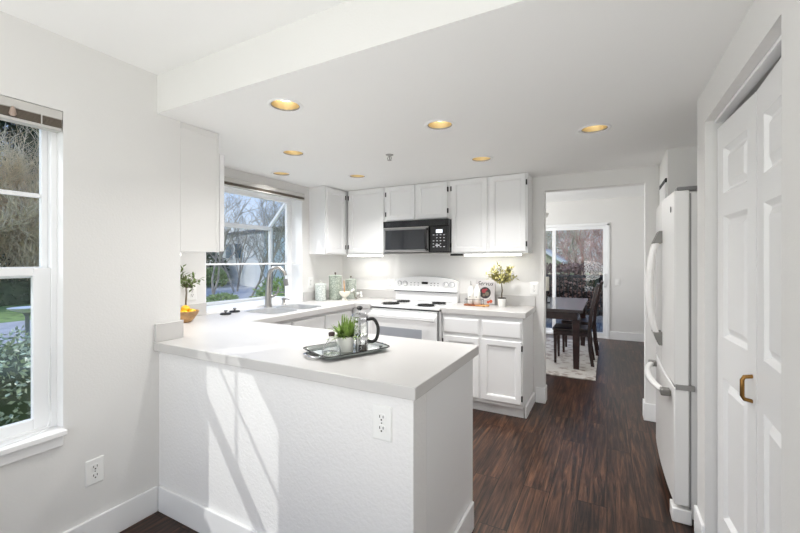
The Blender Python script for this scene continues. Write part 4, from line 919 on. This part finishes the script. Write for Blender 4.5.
t = thing('candle_holder', 'black iron candle holder on the dining table', 'candle holder', (cx, cy, .7625))
part('stand', MB().lathe([(.055, 0), (.055, .008), (.012, .016), (.01, .06), (.022, .075), (.01, .09), (.01, .15), (.045, .165), (.05, .172), (.001, .173)], (cx, cy, .7625), 20), M['blackmatte'], t, smooth=40)
b = MB()
for k in range(3):
    a = k * 2.09 + .3; b.tube([(cx + .01 * math.cos(a), cy + .01 * math.sin(a), .87), (cx + .05 * math.cos(a), cy + .05 * math.sin(a), .84), (cx + .06 * math.cos(a), cy + .06 * math.sin(a), .79), (cx + .045 * math.cos(a), cy + .045 * math.sin(a), .77)], .004, 6)
part('scroll', b, M['blackmatte'], t)
solo('pillar_candle', MB().lathe([(.036, 0), (.037, .003), (.037, .2), (.033, .204), (.006, .199), (.001, .199)], (cx, cy, .7625 + .1735), 22), M['cream'], 'cream pillar candle on the black iron holder', 'candle', smooth=40)
cx, cy, cz = -1.05, 6.0, 1.98
t = thing('chandelier', 'small crystal chandelier over the dining table', 'chandelier', (cx, cy, ZD - .03))
part('rod', MB().tube([(cx, cy, cz), (cx, cy, ZD - .0005)], .008, 8).lathe([(.05, ZD - .03), (.05, ZD - .001)], (cx, cy, 0), 20), M['silver'], t, smooth=40)
part('hub', MB().lathe([(.005, -.08), (.03, -.05), (.04, 0), (.02, .05), (.01, .08)], (cx, cy, cz), 18), M['silver'], t, smooth=50)
for k in range(6):
    a = k * PI / 3; ca, sa = math.cos(a), math.sin(a)
    am = part('arm', MB().tube([(cx + .03 * ca, cy + .03 * sa, cz), (cx + .14 * ca, cy + .14 * sa, cz - .05), (cx + .24 * ca, cy + .24 * sa, cz - .01), (cx + .26 * ca, cy + .26 * sa, cz + .03)], .006, 6), M['silver'], t, smooth=50)
    part('shade', MB().lathe([(.012, .03), (.03, .04), (.042, .09), (.040, .09), (.028, .043), (.001, .034)], (cx + .26 * ca, cy + .26 * sa, cz), 14), M['ceramic'], am, smooth=50)
# ------------------------------------------------------------------ outdoors
GZ = -.45
M['lawn'] = mat('lawn_grass', S(142, 164, 92), .9, vary=.35, vscale=3)
M['asphalt'] = mat('grey_asphalt', S(196, 192, 190), .9, vary=.12, vscale=2)
M['mulch'] = mat('brown_mulch', S(112, 78, 58), .95, vary=.4, vscale=9)
M['twig_tan'] = mat('tan_twigs', S(226, 206, 172), .85, vary=.2, vscale=3)
M['twig_grey'] = mat('grey_twigs', S(186, 172, 156), .85, vary=.25, vscale=3)
M['twig_pink'] = mat('reddish_twigs', S(206, 166, 152), .85, vary=.2, vscale=3)
M['twig_green'] = mat('mossy_twigs', S(206, 200, 174), .85, vary=.25, vscale=3)
M['needle'] = mat('evergreen_needles', S(96, 108, 76), .8, vary=.4, vscale=2)
M['hedgeleaf'] = mat('glossy_hedge_leaf', S(206, 214, 176), .3, vary=.45, vscale=12)
M['boxleaf'] = mat('box_hedge_leaf', S(178, 192, 126), .6, vary=.35, vscale=6)
M['brownleaf'] = mat('russet_hedge_leaf', S(128, 98, 88), .7, vary=.4, vscale=6)
M['siding'] = mat('pale_sage_siding', S(250, 250, 246), .7)
M['sidingwhite'] = mat('white_siding', S(226, 228, 226), .7)
M['roofing'] = mat('grey_shingles', S(120, 118, 118), .85, vary=.15, vscale=8)
M['houseglass'] = mat('house_window_glass', S(112, 130, 140), .1)
M['rail'] = mat('black_railing', S(34, 32, 32), .5)
solo('ground', MB().box(-90, 60, -60, 110, GZ - .1, GZ), M['lawn'], 'green lawn around the house', 'lawn', None, 'structure')
solo('driveway', MB().prism([(-10.8, -20), (-10.8, 4), (-14, 10.5), (-18.5, 19), (-30, 30), (-36, 26), (-25, 16), (-15.4, 5), (-15, -20)][::-1], GZ + .002, GZ + .02), M['asphalt'], 'grey asphalt driveway crossing the lawn', 'driveway', None, 'structure')
solo('mulch_bed', MB().box(-9.6, -4.2, -6, 3.2, GZ + .002, GZ + .03), M['mulch'], 'brown mulch bed behind the glossy hedge', 'bed', None, 'structure')

def bare_tree(name, label, x, y, h, seed, m_, r0=.09, stems=1, levels=4, kids=(4, 5), spread=.75, lean=0.0, rmin=.006, group='bare trees outside', first=.3):
    R = random.Random(seed); tr = MB(); br = MB()
    def grow(p, d, ln, r_, lev, mb):
        n = 4 if lev < 2 else 3; pts = [p]; q = d.copy()
        for k in range(3):
            q = (q + rdir(R) * .22 + Vector((0, 0, .06))).normalized(); pts.append(pts[-1] + q * ln / 3)
        mb.tube(pts, [r_, r_ * .85, r_ * .68, r_ * .5], 6 if lev == 0 else n, False)
        if lev >= levels: return
        for k in range(R.randint(*kids)):
            u = R.uniform(first, 1.0); i = min(int(u * 3), 2); pos = pts[i].lerp(pts[i + 1], u * 3 - i)
            dd = (q + rdir(R, -.3) * spread * 1.25).normalized()
            grow(pos, dd, ln * R.uniform(.48, .72), max(r_ * .5, rmin), lev + 1, br)
    for s_ in range(stems):
        d = Vector((R.uniform(-1, 1) * (.12 if stems == 1 else .5) + lean, R.uniform(-1, 1) * (.12 if stems == 1 else .5), 1)).normalized()
        o_ = Vector((x + (R.uniform(-.3, .3) if stems > 1 else 0), y + (R.uniform(-.3, .3) if stems > 1 else 0), GZ))
        grow(o_, d, h * .5, r0, 0, tr)
    t = thing(name, label, 'tree' if 'tree' in name else 'shrub', (x, y, GZ), group=group)
    part('trunk', tr, m_, t, smooth=60, solid=False); part('branches', br, m_, t, smooth=60, solid=False)
def leaf_mass(R, mb, n, sampler, size, asp=.5):
    for k in range(n):
        leaf_quad(mb, sampler(), rdir(R, -.4), rdir(R), size * R.uniform(.6, 1.25), size * asp)
def hedge(label, x0, x1, y0, y1, h, n, size, m_, seed, name='hedge', face='x', inner='needle'):
    R = random.Random(seed); b = MB()
    def smp():
        f_ = R.random()
        x, y, z = R.uniform(x0, x1), R.uniform(y0, y1), GZ + h * (R.uniform(.05, 1))
        if f_ < .45: z = GZ + h * R.uniform(.9, 1.06)
        elif f_ < .85 and face == 'y': y = y0 + R.uniform(-.06, .08)
        elif f_ < .75: x = x1 + R.uniform(-.08, .05) if abs(x1) < abs(x0) else x0 + R.uniform(-.05, .08)
        elif f_ < .9: y = y0 + R.uniform(-.05, .08)
        return Vector((x, y, z))
    leaf_mass(R, b, n, smp, size)
    t = thing(name, label, 'hedge', ((x0 + x1) / 2, (y0 + y1) / 2, GZ)); part('foliage', b, m_, t, solid=False)
    c_ = MB(); c_.box(x0 + .12, x1 - .12, y0 + .12, y1 - .12, GZ, GZ + h * .86); part('inner_growth', c_, M[inner], t, .05)
def evergreen(label, x, y, h, rad, n, seed, size=.32):
    R = random.Random(seed); b = MB(); tk = MB().tube([(x, y, GZ), (x, y, GZ + h * .95)], [.18, .03], 8)
    for k in range(n):
        u = R.random() ** .7; z = GZ + .3 + (h - .3) * (1 - u); rr = rad * (u * .92 + .06) * R.uniform(.55, 1.05); a = R.uniform(0, 2 * PI)
        leaf_quad(b, (x + rr * math.cos(a), y + rr * math.sin(a), z), (math.cos(a), math.sin(a), R.uniform(-.5, .15)), rdir(R), size * R.uniform(.6, 1.3), size * .34)
    t = thing('evergreen_tree', label, 'tree', (x, y, GZ)); part('trunk', tk, M['bark'], t); part('foliage', b, M['needle'], t, solid=False)

# beyond the nook window
hedge('glossy green hedge just outside the nook window', -6.6, -4.6, -1.5, 4.2, .92, 9500, .065, M['hedgeleaf'], 1)
G1 = 'bare shrubs and trees beyond the nook window'
for k, (x, y, h, sd_) in enumerate(((-23, 6.0, 6.5, 3), (-24, 8.2, 7, 4), (-25.5, 3.6, 7, 5), (-21.5, 7.6, 4.5, 6), (-26, 10.5, 7.5, 7), (-22.0, 4.6, 5.5, 8))):
    bare_tree('bare_shrub', 'tangled tan bare shrub across the driveway, seen through the nook window', x, y, h * 1.25, sd_, M['twig_tan'], .045, 7, 4, (4, 5), .9, rmin=.013, group=G1, first=.1)
evergreen('dark evergreen tree behind the tangled shrubs', -30.5, 9.0, 11.2, 4.6, 12000, 5, .6); evergreen('dark evergreen tree farther along behind the tangled shrubs', -30, 2.0, 16, 4.6, 9000, 6, .6); evergreen('wide dark evergreen between shrubs and neighbouring house', -41, 15, 12, 4, 6000, 8, .5)
hedge('low dark hedge under the tangled shrubs', -22.5, -21.2, -2, 11, 1.1, 4200, .16, M['needle'], 9)
t = thing('bird_bath', 'white bird bath standing on the lawn by the driveway', 'bird bath', (-10.3, 3.3, GZ))
part('pedestal', MB().lathe([(.16, 0), (.14, .04), (.04, .1), (.035, .7), (.08, .78)], (-10.3, 3.3, GZ), 16), mat('grey_stone', S(150, 150, 150), .8), t, smooth=40)
part('basin', MB().lathe([(.08, .78), (.26, .84), (.3, .88), (.27, .88), (.2, .84), (.001, .82)], (-10.3, 3.3, GZ), 20), M['sidingwhite'], t, smooth=40)
# beyond the garden window
def house(label, c0, c1, depth, h, m_, wins, rh, wsize=(1.0, 1.2)):
    a = Vector((c0[0], c0[1], 0)); e = Vector((c1[0] - c0[0], c1[1] - c0[1], 0)); W = e.length; e.normalize(); nn = Vector((-e.y, e.x, 0))
    if nn.dot(a) < 0: nn = -nn                         # away from the camera
    P = lambda u, d, z: tuple(a + e * u + nn * d + Vector((0, 0, GZ + z)))
    t = thing('house', label, 'house', (c0[0], c0[1], GZ))
    bx = lambda mb, u0, u1, d0, d1, z0, z1: mb.hexa([P(u0, d0, z0), P(u1, d0, z0), P(u1, d1, z0), P(u0, d1, z0), P(u0, d0, z1), P(u1, d0, z1), P(u1, d1, z1), P(u0, d1, z1)])
    b = MB(); bx(b, 0, W, 0, depth, 0, h)
    for k in range(int(h / .22)): bx(b, .0, W, -.018, 0, k * .22, k * .22 + .2)
    part('wall', b, m_, t)
    for (u, z, ww, hh) in wins:
        fr_ = MB(); bx(fr_, u, u + ww, -.06, -.019, z, z + hh); f_ = part('window', fr_, M['sidingwhite'], t)
        g = MB(); bx(g, u + .09, u + ww / 2 - .03, -.075, -.0605, z + .09, z + hh - .09); bx(g, u + ww / 2 + .03, u + ww - .09, -.075, -.0605, z + .09, z + hh - .09); part('pane', g, M['houseglass'], f_)
    b = MB(); b.add([P(-.3, -.12, h), P(W + .3, -.12, h), P(W + .5, depth / 2, h + rh), P(-.5, depth / 2, h + rh), P(-.5, depth + .6, h), P(W + .5, depth + .6, h), P(-.3, -.12, h + .15), P(W + .3, -.12, h + .15), P(W + .5, depth / 2, h + rh + .15), P(-.5, depth / 2, h + rh + .15), P(-.5, depth + .6, h + .15), P(W + .5, depth + .6, h + .15)],
        [(0, 1, 2, 3), (3, 2, 5, 4), (6, 7, 8, 9), (9, 8, 11, 10), (0, 1, 7, 6), (4, 5, 11, 10), (0, 6, 9, 3), (3, 9, 10, 4), (1, 7, 8, 2), (2, 8, 11, 5)])
    part('roof', b, M['roofing'], t); return t
dr = lambda px, t_: ((-.47277 + (px - 399.69) / 385.67 * .88118) * t_, (.88118 + (px - 399.69) / 385.67 * .47277) * t_)
house('pale sage neighbouring house across the driveway', dr(194, 35), dr(264, 25), 8, 3.7, M['siding'], [(2.6, 1.9, 1.3, 1.2), (4.6, 1.9, 1.3, 1.2), (7.6, 1.9, 1.3, 1.2), (9.4, 1.9, 1.3, 1.2)], .8)
G2 = 'bare trees outside the garden window'
for k, (px_, t_, h, sd_, r_, lv_, lb) in enumerate(((212, 17, 6.5, 21, .05, 5, 'bare tree on the driveway side of the garden window view'), (236, 22, 7.5, 22, .06, 5, 'bare tree before the middle of the sage house'), (256, 19, 6.5, 23, .05, 5, 'bare tree by the garden window corner post'), (276, 13, 5.2, 24, .045, 5, 'bare tree seen through the slanted side pane'), (284, 17, 6.5, 25, .05, 5, 'taller bare tree behind the side pane tree'), (224, 27, 8.5, 26, .07, 5, 'far bare tree standing against the sage house'), (294, 12, 4.6, 27, .04, 5, 'bare tree hidden partly by the window reveal'))):
    p_ = dr(px_, t_); bare_tree('bare_tree', lb, p_[0], p_[1], h, sd_, M['twig_grey'], r_, 2, 4, (3, 5), .8, group=G2, first=.2)
p_ = dr(214, 31); hedge('clipped green hedge on the far side of the driveway', p_[0] - 2.4, p_[0] + 1.6, p_[1] - 1.6, p_[1] + 1.6, 1.0, 2600, .2, M['boxleaf'], 31)
def round_shrub(label, x, y, h, rad, n, m_, seed, size):
    R = random.Random(seed); b = MB(); st = MB()
    for k in range(n):
        d = rdir(R, -.5); q = R.uniform(.6, 1.02); leaf_quad(b, (x + d.x * rad * q, y + d.y * rad * q, GZ + h * .5 + d.z * h * .5 * q), (d + rdir(R) * .8), rdir(R), size * R.uniform(.6, 1.3), size * .45)
    for k in range(7):
        d = rdir(R, .2); st.tube([(x, y, GZ), (x + d.x * rad * .5, y + d.y * rad * .5, GZ + h * .4), (x + d.x * rad * .8, y + d.y * rad * .8, GZ + h * .8)], [.02, .015, .006], 5)
    t = thing('shrub', label, 'shrub', (x, y, GZ)); part('foliage', b, m_, t, solid=False); part('stem', st, M['bark'], t)
p_ = dr(222, 15); round_shrub('low grey-green shrub at the near edge of the driveway', p_[0], p_[1], .5, .6, 1100, M['boxleaf'], 41, .12)
p_ = dr(213, 26); round_shrub('rounded green shrub by the clipped hedge', p_[0], p_[1], 1.3, .9, 1800, M['boxleaf'], 42, .18)
p_ = dr(206, 28); round_shrub('dark green shrub at the left end of the clipped hedge', p_[0], p_[1], 2.4, 1.4, 2400, M['needle'], 43, .22)
p_ = dr(285, 8.5); round_shrub('dense dark shrub close behind the side pane', p_[0], p_[1], 1.5, .7, 2400, M['boxleaf'], 45, .1)

# beyond the sliding door
solo('deck', MB().box(-4.2, 2.4, YFAR + .15, 11.6, -.2, -.1), M['deck'], 'grey board deck outside the sliding door', 'deck', None, 'structure')
t = thing('deck_railing', 'black deck railing outside the sliding door', 'railing', (-1, 11.5, -.1))
part('top_rail', MB().box(-4.2, 2.4, 11.46, 11.56, .90, .95), M['rail'], t); part('bottom_rail', MB().box(-4.2, 2.4, 11.49, 11.53, .02, .06), M['rail'], t)
for k in range(6): part('post', MB().box(-4.15 + k * 1.29, -4.06 + k * 1.29, 11.47, 11.55, -.1, .90), M['rail'], t)
for k in range(56): part('baluster', MB().box(-4.0 + k * .113, -3.978 + k * .113, 11.5, 11.52, .06, .90), M['rail'], t)
hedge('dark russet hedge behind the deck railing', -7, 4, 12.3, 13.5, 1.6, 12000, .11, M['brownleaf'], 51, face='y', inner='soil')
G3 = 'bare trees behind the deck'
for k, (x, y, h, sd_, m_, lb) in enumerate(((-3.9, 24, 6.6, 61, 'twig_green', 'mossy bare tree behind the shed roof'), (-2.6, 20, 6, 62, 'twig_green', 'mossy bare tree by the sliding door stile'), (-.9, 18.5, 5.6, 63, 'twig_pink', 'reddish bare tree behind the russet hedge'), (-.2, 22, 6.2, 64, 'twig_pink', 'taller reddish bare tree farther behind the hedge'), (-1.7, 25, 7, 65, 'twig_green', 'tall mossy bare tree between the reddish trees'), (.9, 20, 6, 66, 'twig_pink', 'reddish bare tree by the door handle side'), (-5.2, 21, 6.4, 67, 'twig_grey', 'grey bare tree beyond the table end'))):
    bare_tree('bare_tree', lb, x, y, h, sd_, M[m_], .04, 4, 4, (4, 5), .9, rmin=.006, group=G3, first=.1)
evergreen('dark evergreen behind the deck trees', -9.5, 38, 13, 4.0, 5000, 71, .4); evergreen('broad evergreen behind the reddish trees', 4.2, 34, 12, 4.5, 5000, 72, .4); evergreen('evergreen behind the shed roof', -7, 36, 12, 4.5, 5000, 73, .4)
t = thing('garden_shed', 'white gabled garden shed beyond the deck', 'shed', (-3.3, 19, GZ))
sx0, sx1, sy0, sy1, hw, hr = -4.6, -1.55, 17.6, 20.5, 1.75, 2.62
part('wall', MB().box(sx0 + .2, sx1 - .2, sy0, sy1, GZ, GZ + hw).prism([(sx0 + .2, GZ + hw), (sx1 - .2, GZ + hw), ((sx0 + sx1) / 2, GZ + hr - .08)], sy0, sy1, lambda u, v_, w_: (u, w_, v_)), M['twig_green'], t)
mid_ = (sx0 + sx1) / 2
part('roof', MB().prism([(sx0, GZ + hw - .1), (mid_, GZ + hr), (sx1, GZ + hw - .1), (sx1, GZ + hw + .02), (mid_, GZ + hr + .12), (sx0, GZ + hw + .02)], sy0 - .25, sy1 + .25, lambda u, v_, w_: (u, w_, v_)), M['sidingwhite'], t)
